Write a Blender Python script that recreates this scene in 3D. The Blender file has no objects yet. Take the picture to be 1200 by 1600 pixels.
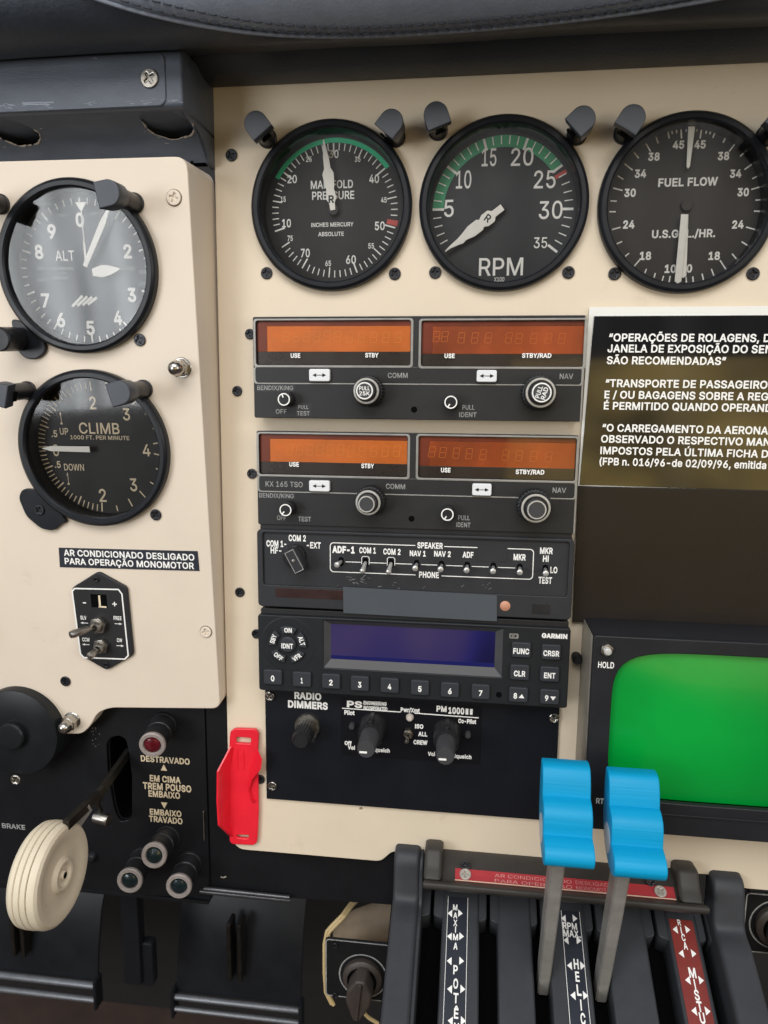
import bpy, bmesh, math, random
from mathutils import Vector, Matrix, noise, geometry
random.seed(7)
S = 0.001                                   # the script thinks in millimetres
sc = bpy.context.scene
COL = sc.collection
PI = math.pi

# ------------------------------------------------------------------ camera
FPX, DCAM = 1120.0, 357.9                   # focal length in photo pixels, distance camera - panel plane (mm)
RM = ((0.99227423, -0.00899822, 0.12373719), (0.02781309, 0.98811447, -0.15118279), (-0.12090613, 0.1534563, 0.98073078))
cam = bpy.data.cameras.new('camera')
co = bpy.data.objects.new('camera', cam)
COL.objects.link(co)
cr = Vector((RM[0][0], RM[0][2], -RM[0][1])); cu_ = Vector((-RM[1][0], -RM[1][2], RM[1][1])); cb = Vector((-RM[2][0], -RM[2][2], RM[2][1]))
M = Matrix((cr, cu_, cb)).transposed().to_4x4()
M.translation = Vector((0, -DCAM * S, 0))
co.matrix_world = M
cam.sensor_fit = 'AUTO'; cam.sensor_width = 36.0
cam.lens = FPX / 1600.0 * 36.0
cam.clip_start = 0.01; cam.clip_end = 50
cam.dof.use_dof = True; cam.dof.focus_distance = 0.362; cam.dof.aperture_fstop = 16.0
sc.camera = co

# ------------------------------------------------------------------ colour management and render
sc.view_settings.view_transform = 'Standard'
sc.view_settings.look = 'None'
sc.view_settings.exposure = 0.0
sc.view_settings.gamma = 1.0
sc.view_settings.use_curve_mapping = False
sc.render.engine = 'CYCLES'
sc.cycles.use_denoising = True
sc.cycles.max_bounces = 8
sc.cycles.transparent_max_bounces = 12
sc.cycles.caustics_reflective = False
sc.cycles.caustics_refractive = False

# ------------------------------------------------------------------ world: the soft light of the cabin behind the camera
w = bpy.data.worlds.new('World'); sc.world = w; w.use_nodes = True
nt = w.node_tree; N = nt.nodes; Lk = nt.links
bg = N['Background']
tc = N.new('ShaderNodeTexCoord'); sp = N.new('ShaderNodeSeparateXYZ'); Lk.new(tc.outputs['Generated'], sp.inputs[0])
rz = N.new('ShaderNodeValToRGB')
mr = N.new('ShaderNodeMapRange'); mr.inputs['From Min'].default_value = -1; mr.inputs['From Max'].default_value = 1
Lk.new(sp.outputs['Z'], mr.inputs['Value']); Lk.new(mr.outputs[0], rz.inputs[0])
els = rz.color_ramp.elements
els[0].position = 0.0; els[0].color = (.045, .038, .032, 1)
els[1].position = 1.0; els[1].color = (.62, .66, .72, 1)
for p_, c_ in ((.33, (.07, .06, .05, 1)), (.47, (.15, .145, .135, 1)), (.555, (.18, .18, .18, 1)), (.59, (.30, .29, .28, 1)), (.625, (.46, .44, .425, 1)), (.70, (.66, .66, .68, 1)), (.80, (.55, .58, .62, 1))):
    e_ = els.new(p_); e_.color = c_
mp = N.new('ShaderNodeMapping'); mp.inputs['Scale'].default_value = (8.0, 2.0, 0.6)
Lk.new(tc.outputs['Generated'], mp.inputs['Vector'])
nz = N.new('ShaderNodeTexNoise'); nz.inputs['Scale'].default_value = 1.6; nz.inputs['Detail'].default_value = 2.0
Lk.new(mp.outputs[0], nz.inputs['Vector'])
mr2 = N.new('ShaderNodeMapRange'); mr2.inputs['From Min'].default_value = .35; mr2.inputs['From Max'].default_value = .65
mr2.inputs['To Min'].default_value = .3; mr2.inputs['To Max'].default_value = 1.6
Lk.new(nz.outputs['Fac'], mr2.inputs['Value'])
ml = N.new('ShaderNodeMix'); ml.data_type = 'RGBA'; ml.blend_type = 'MULTIPLY'; ml.inputs['Factor'].default_value = 1
Lk.new(rz.outputs[0], ml.inputs['A']); Lk.new(mr2.outputs[0], ml.inputs['B'])
Lk.new(ml.outputs['Result'], bg.inputs['Color'])
bg.inputs['Strength'].default_value = 1.0


def area(name, loc, target, sx, sy, power, col):
    l = bpy.data.lights.new(name, 'AREA'); l.shape = 'RECTANGLE'; l.size = sx; l.size_y = sy; l.energy = power; l.color = col
    o = bpy.data.objects.new(name, l); COL.objects.link(o)
    o.location = loc
    o.rotation_euler = (Vector(target) - Vector(loc)).to_track_quat('-Z', 'Y').to_euler()
    return o


area('windscreen_light', (-0.10, -1.2, 0.96), (0, 0, 0), 1.5, 0.7, 17.5, (1.0, .985, .97))
lw = area('left_window_light', (-0.80, -1.10, 0.02), (-0.1, 0, 0.03), 0.50, 0.45, 5.8, (.93, .97, 1.0))
area('right_window_light', (1.1, -0.8, 0.15), (0.0, 0, 0.0), 0.5, 0.45, 3.0, (1.0, .97, .93))
wc = area('placard_reflection_lamp', (0.42, -1.15, -0.11), (0.1, 0, -0.02), 0.72, 0.40, 1.25, (1.0, .70, .20))  # added lamp, only gives the glossy placard its brown reflection
# folds of the curtain in front of the left window, mottling for the lamp added to tint the placard
for lo_, sc_ in ((lw, (12, .6, 1)), (wc, (3, 2.5, 1))):
  lo_.data.use_nodes = True
  ln_ = lo_.data.node_tree; em = ln_.nodes['Emission']
  ge = ln_.nodes.new('ShaderNodeNewGeometry'); mpl = ln_.nodes.new('ShaderNodeMapping'); mpl.inputs['Scale'].default_value = sc_
  nzl = ln_.nodes.new('ShaderNodeTexNoise'); nzl.inputs['Scale'].default_value = 1.0; nzl.inputs['Detail'].default_value = 2
  mrl = ln_.nodes.new('ShaderNodeMapRange'); mrl.inputs['From Min'].default_value = .32; mrl.inputs['From Max'].default_value = .66; mrl.inputs['To Min'].default_value = .3; mrl.inputs['To Max'].default_value = 1.55
  ln_.links.new(ge.outputs['Parametric'], mpl.inputs[0]); ln_.links.new(mpl.outputs[0], nzl.inputs['Vector']); ln_.links.new(nzl.outputs['Fac'], mrl.inputs['Value']); ln_.links.new(mrl.outputs[0], em.inputs['Strength'])


# ------------------------------------------------------------------ frames: real planes of the cockpit on which things are laid out
def ray(x, y):
    c = (x - 600.0, y - 800.0, FPX)
    r = [sum(RM[i][j] * c[i] for i in range(3)) for j in range(3)]
    return Vector((r[0], r[2], -r[1]))


CAMP = Vector((0, -DCAM, 0))


class Frame:
    def __init__(s, o, ux, uy):
        s.o = Vector(o); s.ux = Vector(ux).normalized(); s.uy = Vector(uy).normalized(); s.n = s.ux.cross(s.uy)

    def px(s, x, y, h=0.0):
        r = ray(x, y)
        t = ((s.o + s.n * h) - CAMP).dot(s.n) / r.dot(s.n)
        q = CAMP + r * t - s.o
        return Vector((q.dot(s.ux), q.dot(s.uy)))

    def matrix(s, u, v, h=0.0):
        m = Matrix((s.ux, s.uy, s.n)).transposed().to_4x4()
        m.translation = (s.o + s.ux * u + s.uy * v + s.n * h) * S
        return m


PF = Frame((0, 0, 0), (1, 0, 0), (0, 0, 1))                 # the main panel: normal towards the viewer
_t = math.atan(.0843)
LF = Frame((0, -22.6, 0), (1, 0, 0), (0, -math.sin(_t), math.cos(_t)))   # the raised flight panel, tipped forwards
_p0 = PF.px(852, 1529, 35)
_q = math.radians(28.1)
QF = Frame((0, 0, _p0.y + 35 * math.tan(_q)), (1, 0, 0), (0, math.cos(_q), math.sin(_q)))   # sloping top of the lever quadrant


# ------------------------------------------------------------------ geometry: (verts, faces) in millimetres
def circ(x, y, r, n=48, a0=0.0):
    return [(x + r * math.cos(a0 + 2 * PI * i / n), y + r * math.sin(a0 + 2 * PI * i / n)) for i in range(n)]


def rrect(x0, y0, x1, y1, r=1.0, n=5):
    if x0 > x1: x0, x1 = x1, x0
    if y0 > y1: y0, y1 = y1, y0
    r = min(r, (x1 - x0) / 2 - .01, (y1 - y0) / 2 - .01)
    out = []
    for cx, cy, a in ((x1 - r, y1 - r, 0), (x0 + r, y1 - r, 90), (x0 + r, y0 + r, 180), (x1 - r, y0 + r, 270)):
        for i in range(n + 1):
            t = math.radians(a + 90.0 * i / n)
            out.append((cx + r * math.cos(t), cy + r * math.sin(t)))
    return out


def round_poly(pts, r, n=4):
    """Polygon with its corners rounded; r a number or one per corner."""
    out = []
    k = len(pts)
    for i in range(k):
        a, b, c = Vector(pts[i - 1][:2]), Vector(pts[i][:2]), Vector(pts[(i + 1) % k][:2])
        rr = r[i] if isinstance(r, (list, tuple)) else r
        d1, d2 = a - b, c - b
        rr = min(rr, d1.length * .45, d2.length * .45)
        if rr < .02:
            out.append(tuple(b)); continue
        p, q = b + d1.normalized() * rr, b + d2.normalized() * rr
        for j in range(n + 1):
            t = j / n
            out.append(tuple(p * (1 - t) ** 2 + b * 2 * t * (1 - t) + q * t * t))
    return out


def _mesh_geo(me):
    g = ([tuple(v.co) for v in me.vertices], [tuple(p.vertices) for p in me.polygons])
    bpy.data.meshes.remove(me)
    return g


def plate(outs, z0, z1, bev=0.25, res=1):
    if z0 > z1: z0, z1 = z1, z0
    if outs and not isinstance(outs[0], list): outs = [outs]
    c = bpy.data.curves.new('c', 'CURVE'); c.dimensions = '2D'; c.fill_mode = 'BOTH'
    for o in outs:
        s = c.splines.new('POLY'); s.points.add(len(o) - 1); s.use_cyclic_u = True
        for p, q in zip(s.points, o): p.co = (q[0], q[1], 0, 1)
    hh = (z1 - z0) / 2
    bev = min(bev, hh * .95)
    c.extrude = hh - bev; c.bevel_depth = bev; c.bevel_resolution = res; c.offset = -bev
    ob = bpy.data.objects.new('c', c)
    v, f = _mesh_geo(bpy.data.meshes.new_from_object(ob))
    bpy.data.objects.remove(ob); bpy.data.curves.remove(c)
    m = (z0 + z1) / 2
    return [(a, b, d + m) for a, b, d in v], f


def sheet(outs, z):
    if outs and not isinstance(outs[0], list): outs = [outs]
    c = bpy.data.curves.new('c', 'CURVE'); c.dimensions = '2D'; c.fill_mode = 'FRONT'
    for o in outs:
        s = c.splines.new('POLY'); s.points.add(len(o) - 1); s.use_cyclic_u = True
        for p, q in zip(s.points, o): p.co = (q[0], q[1], 0, 1)
    ob = bpy.data.objects.new('c', c)
    v, f = _mesh_geo(bpy.data.meshes.new_from_object(ob))
    bpy.data.objects.remove(ob); bpy.data.curves.remove(c)
    return [(a, b, z) for a, b, d in v], [tuple(reversed(p)) if _down(v, p) else p for p in f]


def _down(v, p):
    a, b, c = (Vector(v[i]) for i in p[:3])
    return (b - a).cross(c - a).z < 0


def lathe(prof, n=48, x=0.0, y=0.0):
    """Profile of (r, z) turned round the local z axis; ends at r = 0 close."""
    vs, fs, rows = [], [], []
    for r, z in prof:
        if r < 1e-6:
            rows.append([len(vs)]); vs.append((x, y, z))
        else:
            rows.append(list(range(len(vs), len(vs) + n)))
            vs += [(x + r * math.cos(2 * PI * i / n), y + r * math.sin(2 * PI * i / n), z) for i in range(n)]
    for a, b in zip(rows, rows[1:]):
        for i in range(n):
            j = (i + 1) % n
            if len(a) == 1 and len(b) == 1: continue
            if len(a) == 1: fs.append((a[0], b[j], b[i]))
            elif len(b) == 1: fs.append((a[i], a[j], b[0]))
            else: fs.append((a[i], a[j], b[j], b[i]))
    return vs, fs


def tube(path, r, n=10, cap=True):
    path = [Vector(p) for p in path]
    rs = r if isinstance(r, (list, tuple)) else [r] * len(path)
    vs, fs = [], []
    up = None
    for i, p in enumerate(path):
        d = (path[min(i + 1, len(path) - 1)] - path[max(i - 1, 0)]).normalized()
        if up is None: up = Vector((0, 0, 1)) if abs(d.z) < .9 else Vector((1, 0, 0))
        s_ = d.cross(up).normalized(); up = s_.cross(d).normalized()
        for k in range(n):
            a = 2 * PI * k / n
            vs.append(tuple(p + s_ * (math.cos(a) * rs[i]) + up * (math.sin(a) * rs[i])))
    for i in range(len(path) - 1):
        for k in range(n):
            j = (k + 1) % n
            fs.append((i * n + k, i * n + j, (i + 1) * n + j, (i + 1) * n + k))
    if cap:
        fs.append(tuple(range(n - 1, -1, -1))); fs.append(tuple((len(path) - 1) * n + k for k in range(n)))
    return vs, fs


def stroke(pts, wd, z, closed=False):
    """A flat line of width wd along pts."""
    pts = [Vector(p[:2]) for p in pts]
    k = len(pts)
    vs, fs = [], []
    for i, p in enumerate(pts):
        a = pts[(i - 1) % k] if closed or i > 0 else p
        b = pts[(i + 1) % k] if closed or i < k - 1 else p
        d1 = (p - a).normalized() if (p - a).length > 1e-6 else (b - p).normalized()
        d2 = (b - p).normalized() if (b - p).length > 1e-6 else d1
        n1, n2 = Vector((-d1.y, d1.x)), Vector((-d2.y, d2.x))
        m = (n1 + n2)
        m = m.normalized() / max(.4, m.normalized().dot(n1))
        vs += [(p.x + m.x * wd / 2, p.y + m.y * wd / 2, z), (p.x - m.x * wd / 2, p.y - m.y * wd / 2, z)]
    for i in range(k if closed else k - 1):
        j = (i + 1) % k
        fs.append((2 * i, 2 * i + 1, 2 * j + 1, 2 * j))
    return vs, fs


def xf(g, m):
    return [tuple(m @ Vector(v)) for v in g[0]], g[1]


def join(*gs):
    vs, fs = [], []
    for v, f in gs:
        o = len(vs)
        vs += v; fs += [tuple(i + o for i in p) for p in f]
    return vs, fs


# glyph outlines of a plain grotesque, polygons packed two digits per number
_ALPH = '0123456789ABCDEFGHIJKLMNOPQRSTUVWXYZabcdefghijklmnopqrstuvwxyz+-*=<>!?@#$%&()[]{}~^_.:;,'
_GLY = {
    'A': '7O4u4m5z7c6A7c7F4m6@4m6G6N646w5)7N5_7N5<6v5t6N534m 5F5V5F5x6v5x6v5V',
    'B': '7C4]4m4]7c5~7c6H7a6a7T6q7J6+756?6[6#6x6@6i6=6W6o6F6T656T636g616s5_6*5&6%5+6{5k6~5S6{5A6$4~6z4!6i4v6N4o5_4m 5M4[5^4[6K4{6b506l5D6o5S6m5f6h5q6Z5+6P5?6C5&5.5(5M5( 5M6F5{6F6G6K6Q6R6Y6Z6c6k6e6w6b6&6S6;6D775}7A5M7A',
    'C': '7d664j5-4n5Z4y5C4}4_5I4$5o4!5,4$6b4_6?5C775Z7Q5-7c667g6g7a6w7T6%7K6;78786~7G6=7K6k6)6k6>6?6p6;6U78667C5#795q705Z6&5M6s5E6T5C5,5E5v5N5W5Z5D5q4;5$4[664&6U4]6p506>5H6)5e7K5e7G5M78556;4{6%4>6x4v6g4o6P4k',
    'D': '7Z5?4m584m584[5>4[684{6V506n5F6z5Z6?5x6$606?6S6+6q6n6$6W6;6A775@7A577A577c5%7c6J7Z6m7N6$75716!7B6a7F607B5p715J6#4^6l4-6H4q 5M7c5M4m4]4m4]7c',
    'E': '6~4]4m4]7c6w7c6w7A5M7A5M6F6o6F6o5&5M5&5M4[6y4[6y4m',
    'F': '6[4]4m4]7c6v7c6v7A5M7A5M6B6j6B6j5#5M5#5M4m',
    'G': '7i664j5+4n5Z4z5C4}4_5I4$5o4!5,4$6b4_6?5C775Y7Q5+7c647g6O7e6g7a6x7T6&7J6;76796}7G6*7L6k6)6k6<6?6o6:6U78657C5#795q705Z6&5M6s5E6T5C5,5E5v5N5W5Z5D5q4;5$4[664&6R4[6i4.6x576@5M6[5e6{5z715y6D5y6D607N607N5y7K5V79556~4%6y4v6Z4m',
    'H': '7g4]4m4]7c5M7c5M6G6!6G6!7c7C7c7C4m6!4m6!5)5M5)5M4m',
    'I': '5w4~4m4~7c5P7c5P4m',
    'J': '6@5r4j5M4o4;4*4@504=5X4=5k595k595X5C5C5L4:5Z4)5r4%5@4)5.4:655C685X687c6e7c6e5X6Z506J4*5_4o',
    'K': '7H5C5X5C5!5U635l6O5<6i6s7c787c5)6A5&6A 4]4m4]7c5M7c5M6d5M5$5M5v5M4m 6w4m5s625&6R784m',
    'L': '6!4]4m4]7c5M7c5M4[6r4[6r4m',
    'M': '8A4]4m4]7c5a7c6B5s6G5d6M5L6S526X4$6Q4$6V516b5L6h5d6m5s7M7c7!7c7!4m7a4m7a6H7a6Z7b6u7b6{7b7D7e7D7X6[7P6r7I6X7C6H6h4m6F4m5j6H5e6W5W6r5P6)5G7D5J7D5K6}5K6w5L6a5L6H5L4m',
    'N': '7k4]4m4]7c5S7c6i5p6r5Z6<5D6{4(6&4(6$5E6$5d6#5v6#7c7G7c7G4m6=4m5z6H5n6b5Y6-5E7A5K7B5L6*5M6a5M6H5M4m',
    'O': '7p654j5-4n5Z4y5C4}4_5I4$5o4!5,4$6b4_6?5C775Z7Q5-7c657g6a7c6*7Q6,777G6?7R6b7V5,7R5o7G5I6,4}6*4y6a4n 654&6R4[6l4;6-5C6)5W6.5v6,5,6.6T6)6s6-6&6l706R79657C5$795q705Z6&5N6s5E6T5C5,5E5v5N5W5Z5C5q4;5$4[',
    'P': '764]4m4]7c5]7c6G7a6c7S6t7F6>6,6&6>6)6k6&6O6>656t5)6c5*6G5u5]5r5F5r5F5~5)5~665_6L606V686d6J6h6W6i6k6h6y6d6%6V6_6K7366785)7A5M7A5M4m',
    'Q': '7p5_5e6S5e6v526*4}7I4O6$4O6j4z6c4# 654j5-4n5Z4y5C4}4_5I4$5o4!5,4$6b4_6?5C775Z7Q5-7c657g6a7c6*7Q6,777G6?7R6b7V5,7R5o7G5I6,4}6*4y6a4n 654&6R4[6l4;6-5C6)5W6.5v6,5,6.6T6)6s6-6&6l706R79657C5$795q705Z6&5N6s5E6T5C5,5E5v5N5W5Z5C5q4;5$4[',
    'R': '784]4m4]7c5]7c6H7a6d7S6t7G6>716&6@6[6m6&6Q6>686t5}6c5?6H5z5]5x585x58605[6067616L656W6D6d6M6h6Y6j6m6h6+6d6&6V6.6L7466785)7A5M7A5M4m 6n4m5(5(6N5(6;4m',
    'S': '775$4i5k4k5O4r564-4}4]4#584>5S5C5S5F5F5M545V4_5h4[5$4%604&6F4]6R4:6b566h5H6j5U6h5f6c5n6K5+5^5#5q5}5O62536H4]6Z4&6w4[6]4:785B7M5T7X5o7e5&7g697e6U7X6l7M6z786?6}6$6z6f6z6Z6]6N73667B5$7D5v7C5i785X725O6~5J6#5I6y5K6m5P6d5j6Q5<6J646C6S646p5{6?5x6&5j6)5T6%5A6=4}6q4=6Y4r6B4k',
    'T': '784*7A4*7c6}7c6}7A607A604m5u4m5u7A',
    'U': '7h614i5z4l5b4u5H4@52504~5M4]5l4]7c5M7c5M5n5O5W5U5H5e545s4^5@4)614&6L4)6b4^6p546y5H6<5W6!5n6!7c7D7c7D5l7A5M70506%4@6s4u6T4l',
    'V': '7O5+4m4u7c527c5u5-5!5T5.4-5[4-655T6H5-6?7c7F7c6B4m',
    'W': '8d5c4m4u7c517c5g5w5m5X5r575w4!5t4!5y575<5X5$5w6P7c6+7c7F5w7L5X7R577X4!7S4!7X577d5X7j5w7;7c8V7c7n4m7C4m6u6X6m6!6e7L6l7L6d6?6V6X5(4m',
    'X': '7L4v4m5?6E5?5]4-7c5C7c5n6$5+6r5$6a5^6I5)6I5;6a686r6L6$6x7c777c615{616F7C4m6-4m6I5P665h5:5w5(5)5^5)5%5w5-5h5p5P564m',
    'Y': '7K5+4m5+5*4u7c567c5u6i5#6I5:5(5$5(5;6I6C6i6-7c7C7c665*664m',
    'Z': '734?4m4?4#696=6P6,6g7M6k7B6F7A5#7A4!7A4!7c6@7c6@7F5i5O5R50594=554(5a4)5>4[6$4[6$4m',
    'a': '6>5e4i5N4j574o4^4x4$4@4=4:4-5E4=5T4@5e4[5o4,5v5N5=5n5@5[5%655[685~6A5,6A60656K5}6X5w6b5Z6X5J6M5A694!6I4[6X4,6j5C6s5Q6y5v6*5{6+6F6q6P6i6X6W6d6H6e5;6e4m6A4m6A4&684&5;4y5!4n 5j4#5z4$5&4[5.4:6457685H6A5T6A5t625p5)5m5y5k5m5i5R5d5C5U575M565C5B4.5P4&',
    'b': '6.5(4i5x4j5k4o5T4*5J4[5G4[5G4m4&4m4&7c5H7c5H6W5J6W5T6j5k6w5w6-5(6*696z6S6q6j6c6v6I6=5^6>5s6=5Q6v526j4#6T4u694l 5@4#5;4&6C4~6M546U5I6Z5Z6a5t6Z5&6U636M6H6C6S5;6Z5@6b5s6Z5f6S5U6H5M635I5&5G5t5I5Z5N5I5U535f4}5s4&',
    'c': '6@5*4i5d4l5I4u514#4)534!5Q4=5s4!5^4)6I516b5I6q5d6z5*6*626z6P6o6g6X6r6A6N636H6H676R5~6Y5*6b5k6Y5X6R5M6G5E615A5$585s5A5Z5E5J5M545X4~5k4&5*4#5~4&674~6I546O5J6r5B6h4)6P4x624m',
    'd': '6.5w4i5Z4l5G4u504#4(524!5Q4=5s4!5^4(6I506c5G6q5Z6z5w6*5&6-5;6w6G6j6P6W6R6W6R7c6w7c6w4m6S4m6S4[6P4[6F4*5;4o5&4j 5+4#5]4&644}6E536M5I6Q5Z6S5t6Q5&6M636E6H646S5]6Z5+6b5k6Z5W6S5M6H5E635A5&585t5A5Z5E5I5M545X4~5k4&',
    'e': '6&5<4i5e4l5I4u514#4)524!5Q4=5r4!5~4)6H506b5I6q5c6z5-6*656x6J6q6W6g6g6T6p6D6u5~6w5v6w5j4:5j4:5@6f5@6R5z6P5{6L666D6J636T5]6Z5-6b5l6Z5X6T5M6J5E675A5~585=585n5A5T5F5D5O505a4{5o4%5<4#5,4&6F4.6P5D6s556n4}6e4!6S4w6D4o5:4j',
    'f': '5,5&6+5&6a4p6a4p6+ 504m5070527F587R5H7a5S7h5s7n5#7l5~7i5&7I5>7K5v7L5j7J5b7E5W755V6~5V4m',
    'g': '6:5-3z5i3+5R3<513~4%4D5B4S5L4F5b445-3,5.426D4A6O4P6S4j6S4^6P4^6F4?5;4u5&4q5v4o5a4r5G4z504(4)554!5S4=5u4!5_4(6J506c5G6q5a6z5w6*5&6-5,6w6G6j6Q6V6T6V6T6+6w6+6w4i6t4L6l436Y3[6H3!5:3- 5+4]5]4}644;6E576M5L6R5b6S5u6R5(6M646E6I646S5{6Z5+6b5k6Z5X6S5M6H5E635A5(585u5A5c5E5L5M585X4;5k4}',
    'h': '6[5H5%5H4m4&4m4&7c5H7c5H6G5B6G5M6c5a6r5s6z5&6*646+6K6u6X6k6g6W6n6E6p5}6p4m6K4m6K5]6H69686O5_6X5=6b5q6Z5e6V5V6N5N6D5I61',
    'i': '5h4&4m4&6+5H6+5H4m 52754^774(7B4@7I4?7Q4@7X4(7e4^7i527k5A7i5H7e5M7X5N7Q5M7I5H7B5A77',
    'j': '5h4&6+5H6+5H4X5F4H5B43533}4}3#4>3<4o3=4h3=4h454n454y464!4C4%4L4&4X 52754^774(7B4@7I4!7Q4@7X4(7e4^7i527k5A7i5H7e5L7X5N7Q5L7I5H7B5A77',
    'k': '6+5F5S5F5<5K5<6E6+6q6+5q5y5n5y 4&4m4&7c5H7c5H4m 6J4m5Y5r5u5&6w4m',
    'l': '5q4}4m4}7q5M7q5M4m',
    'm': '814&4m4&6+5G6+5G6K5E6K5J6Y5Q6j5k6y5@6=616+6G6q6Q6c6W6J6S6J6X6W6f6i6+6x726=7I6-7X6w7j6n7s6a7y6K7+607+4m7W4m7W5,7T6H7K6S786Z6~6b6?6a6x6W6j6H6e5.6e4m694m6962666G5;6S5(6Z5y6b5d6W5U6Q5N6H5I655H5{5H4m',
    'n': '6[5H5%5H4m4&4m4&6+5G6+5G6G5B6G5M6c5a6r5s6z5&6*646+6J6u6W6k6g6W6m6E6p5}6p4m6K4m6K5]6H69686O5_6X5=6b5q6Z5e6V5V6N5N6D5I61',
    'o': '6}5*4i5d4l5I4u514#4)534!5Q4=5s4!5^4)6I516b5I6q5d6z5*6*606z6L6q6d6b6q6I6y5^6-5s6y5Q6q536d4#6L4u604l 5*4#5~4&674~6I546Q5J6U5Z6W5s6U5$6Q616I6G676R5~6Y5*6b5k6Y5X6R5M6G5E615A5$585s5A5Z5E5J5M545X4~5k4&',
    'p': '6.4&3=4&6+5G6+5G6W5J6W5T6j5k6w5w6-5(6*696z6S6q6j6c6v6I6=5^6>5s6=5Q6v526j4#6T4u694l5(4i5x4j5k4o5T4*5J4[5H4[5H3= 5@4#5;4&6C4~6M546U5I6Z5Z6a5t6Z5&6U636M6H6C6S5;6Z5@6b5s6Z5f6S5U6H5M635I5&5G5t5I5Z5N5I5U535f4}5s4&',
    'q': '6.6w3=6R3=6R4[6P4[6F4*5;4o5&4j5w4i5Z4l5G4u504#4(524!5Q4=5s4!5^4(6I506c5G6q5Z6z5w6*5&6-5;6w6G6j6P6W6S6W6S6+6w6+ 5+4#5]4&644}6E536M5I6Q5Z6S5t6Q5&6M636E6H646S5]6Z5+6b5k6Z5W6S5M6H5E635A5&585t5A5Z5E5I5M545X4~5k4&',
    'r': '624&4m4&6+5G6+5G6W5I6W5P6j5a6u5o6+5>6*5(6*5^6*5^6X5(6Y5-6Z5p6X5e6T5U6N5N6E5I635H5]5H4m',
    's': '6s5p4i5W4j5G4o524v4{4>4#4}4<57575D5D505M4]5Z4%5p4#5!4%5^4{6350665B645K5,5S5]5Y5<5c5Z5j5C5r4.5*4(5{4#694&6O4~6c536n5I6v5Y6+5s6*5$6-5,6w6C6p6L6g6Y6H666B616L5~6U5@6a5s6c5c6a5P6U5H6M5E6B5G615M5^5k5#5(5=695v6P5k6Y5V6c5D6Z4:6S4$6H4y624p5$4k',
    't': '5&5+6+5+6a4p6a4p6+ 4}7K5N7K5N595O4;5S4{5Z4&5j4%5r4&5z4(5>4n5u4l5i4k5M4n564x4.4&4}56',
    'u': '6[5p4j5X4l5H4r544-4_4[4)574&5T4&6+5H6+5H5W5K5C5S4:5g4)5y4%5%4(5:4{664;6E586I5L6K5a6K6+6p6+6p4m6L4m6L566Q566F4#614u5#4m',
    'v': '6>5f4m4v6+526+5h5c5r535-4w5q4w5z535$5c6O6+6w6+5%4m',
    'w': '7!5T4m4x6+546+5R5>5b5S5m4?5g4?5r5R5-5>5;6+6U6+6r5>6-5S6%4?6!4?6]5S715>7O6+7u6+6,4m6u4m6V5k6O5$6H6C6A6f6H6f6A6C635$5.5k5x4m',
    'x': '6z4w4m5k5?5k5k4+6+5A6+5Y6P5o5,5*5-5m5-5z5,5[6P6D6+6m6+5*5i5*5>6p4m6F4m5(535y5S5k5p5+5p5n5S5Y53564m',
    'y': '6>4$3>4{454.445C445P4B5Z4U5f4l4v6+526+5h5c5r535-4w5q4w5z535$5c6P6+6w6+5+4J5m3^5U3!563-4}3*',
    'z': '6+4?4m4?4#5,6W5,6X4$6X4$6+6c6+6c6b5N4]5N4)6f4)6f4m',
    '0': '7B5%4j5l4m5P4y574{4^5H4(5n4$5,4(6b4_6?58775P7Q5l7c5%7g6B7c6X7Q6p776*6?6$6b6(5,6$5n6*5H6p4{6Y4y6C4m 5%4%634)6H4:6T5C6b5W6g5v6i5,6g6T6b6s6T6(6H72637B5%7E5u7B5g725U6(5M6s5G6T5F5,5G5v5M5W5U5C5g4:5u4)',
    '1': '7B4;4m4;4(6>4(6>4m 6A7c6A4m5<4m5<785=78536p536:5x7c',
    '2': '7B4}4m4}4$5[5&6D6D6R6Z6W6w6V6@6Q6~6I7269785$7E5w7C5k785b705T6{5P6>5O6r4~6r4_6&53755F7L5W7W5p7d5$7g667d6P7W6f7L6r776y6[6-6w6v6V6e61655o5a4]5a4)6>4)6>4m',
    '3': '7B5?4j5l4l5Q4r594-4_4[4&564@5Q5F5Q5H5E5N545W4_5h4]5?4%6A4]6L4:6T566Z5I6b5W6Z5k6U5w6M5?695[5~5^5z5.5c5.5c6M6G786G7A4_7A4_7c6w7c6w7E5<6B5<6G646G6Q6A6i5,6v5#6<5r6!5W6<5B6v4~6i4<6Q4s654l',
    '4': '7B4!5D4!5d5_7c6R7c5E5h5E5f6{5f6{5D 6D4m6D5L6D5X6D6V6h6V6h4m',
    '5': '7B5#4j5n4l5U4s5E4*514]4~574]5P5L5P5O5E5T545l4]5#4%5:4(6A4}6L516T5C6Y5Q6a5f6Y5v6T5#6K5^69635.695?6A5i665O5_4^5;587c6t7c6t7A5Z7A5R6N5S6N5n6Y5(6d636b6J6W6X6P6i6F6s626z5)6<5x6>5g6=5I6u4;6h4?6Q4u664l',
    '6': '7B5%4j5p4l5V4t5F4!524:4^5I4}5f4^5y505{5T6g5;7c6X7c5Z635X635h6G5w6P5[6T6B6R6U6J6j686v5}6*5z6<5d6*5G6u4.6h4!6R4t674l 5%4$5,4&6B4{6L506T5B6Y5O6a5d6Y5s6T5>6L5]6B5;5,635%655x635l5;5b5]5T5>5O5s5M5d5O5O5T5B5b505l4{5x4&',
    '7': '7B584m6Y786Y7A4{7A4{7c6>7c6>785g4m',
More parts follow.
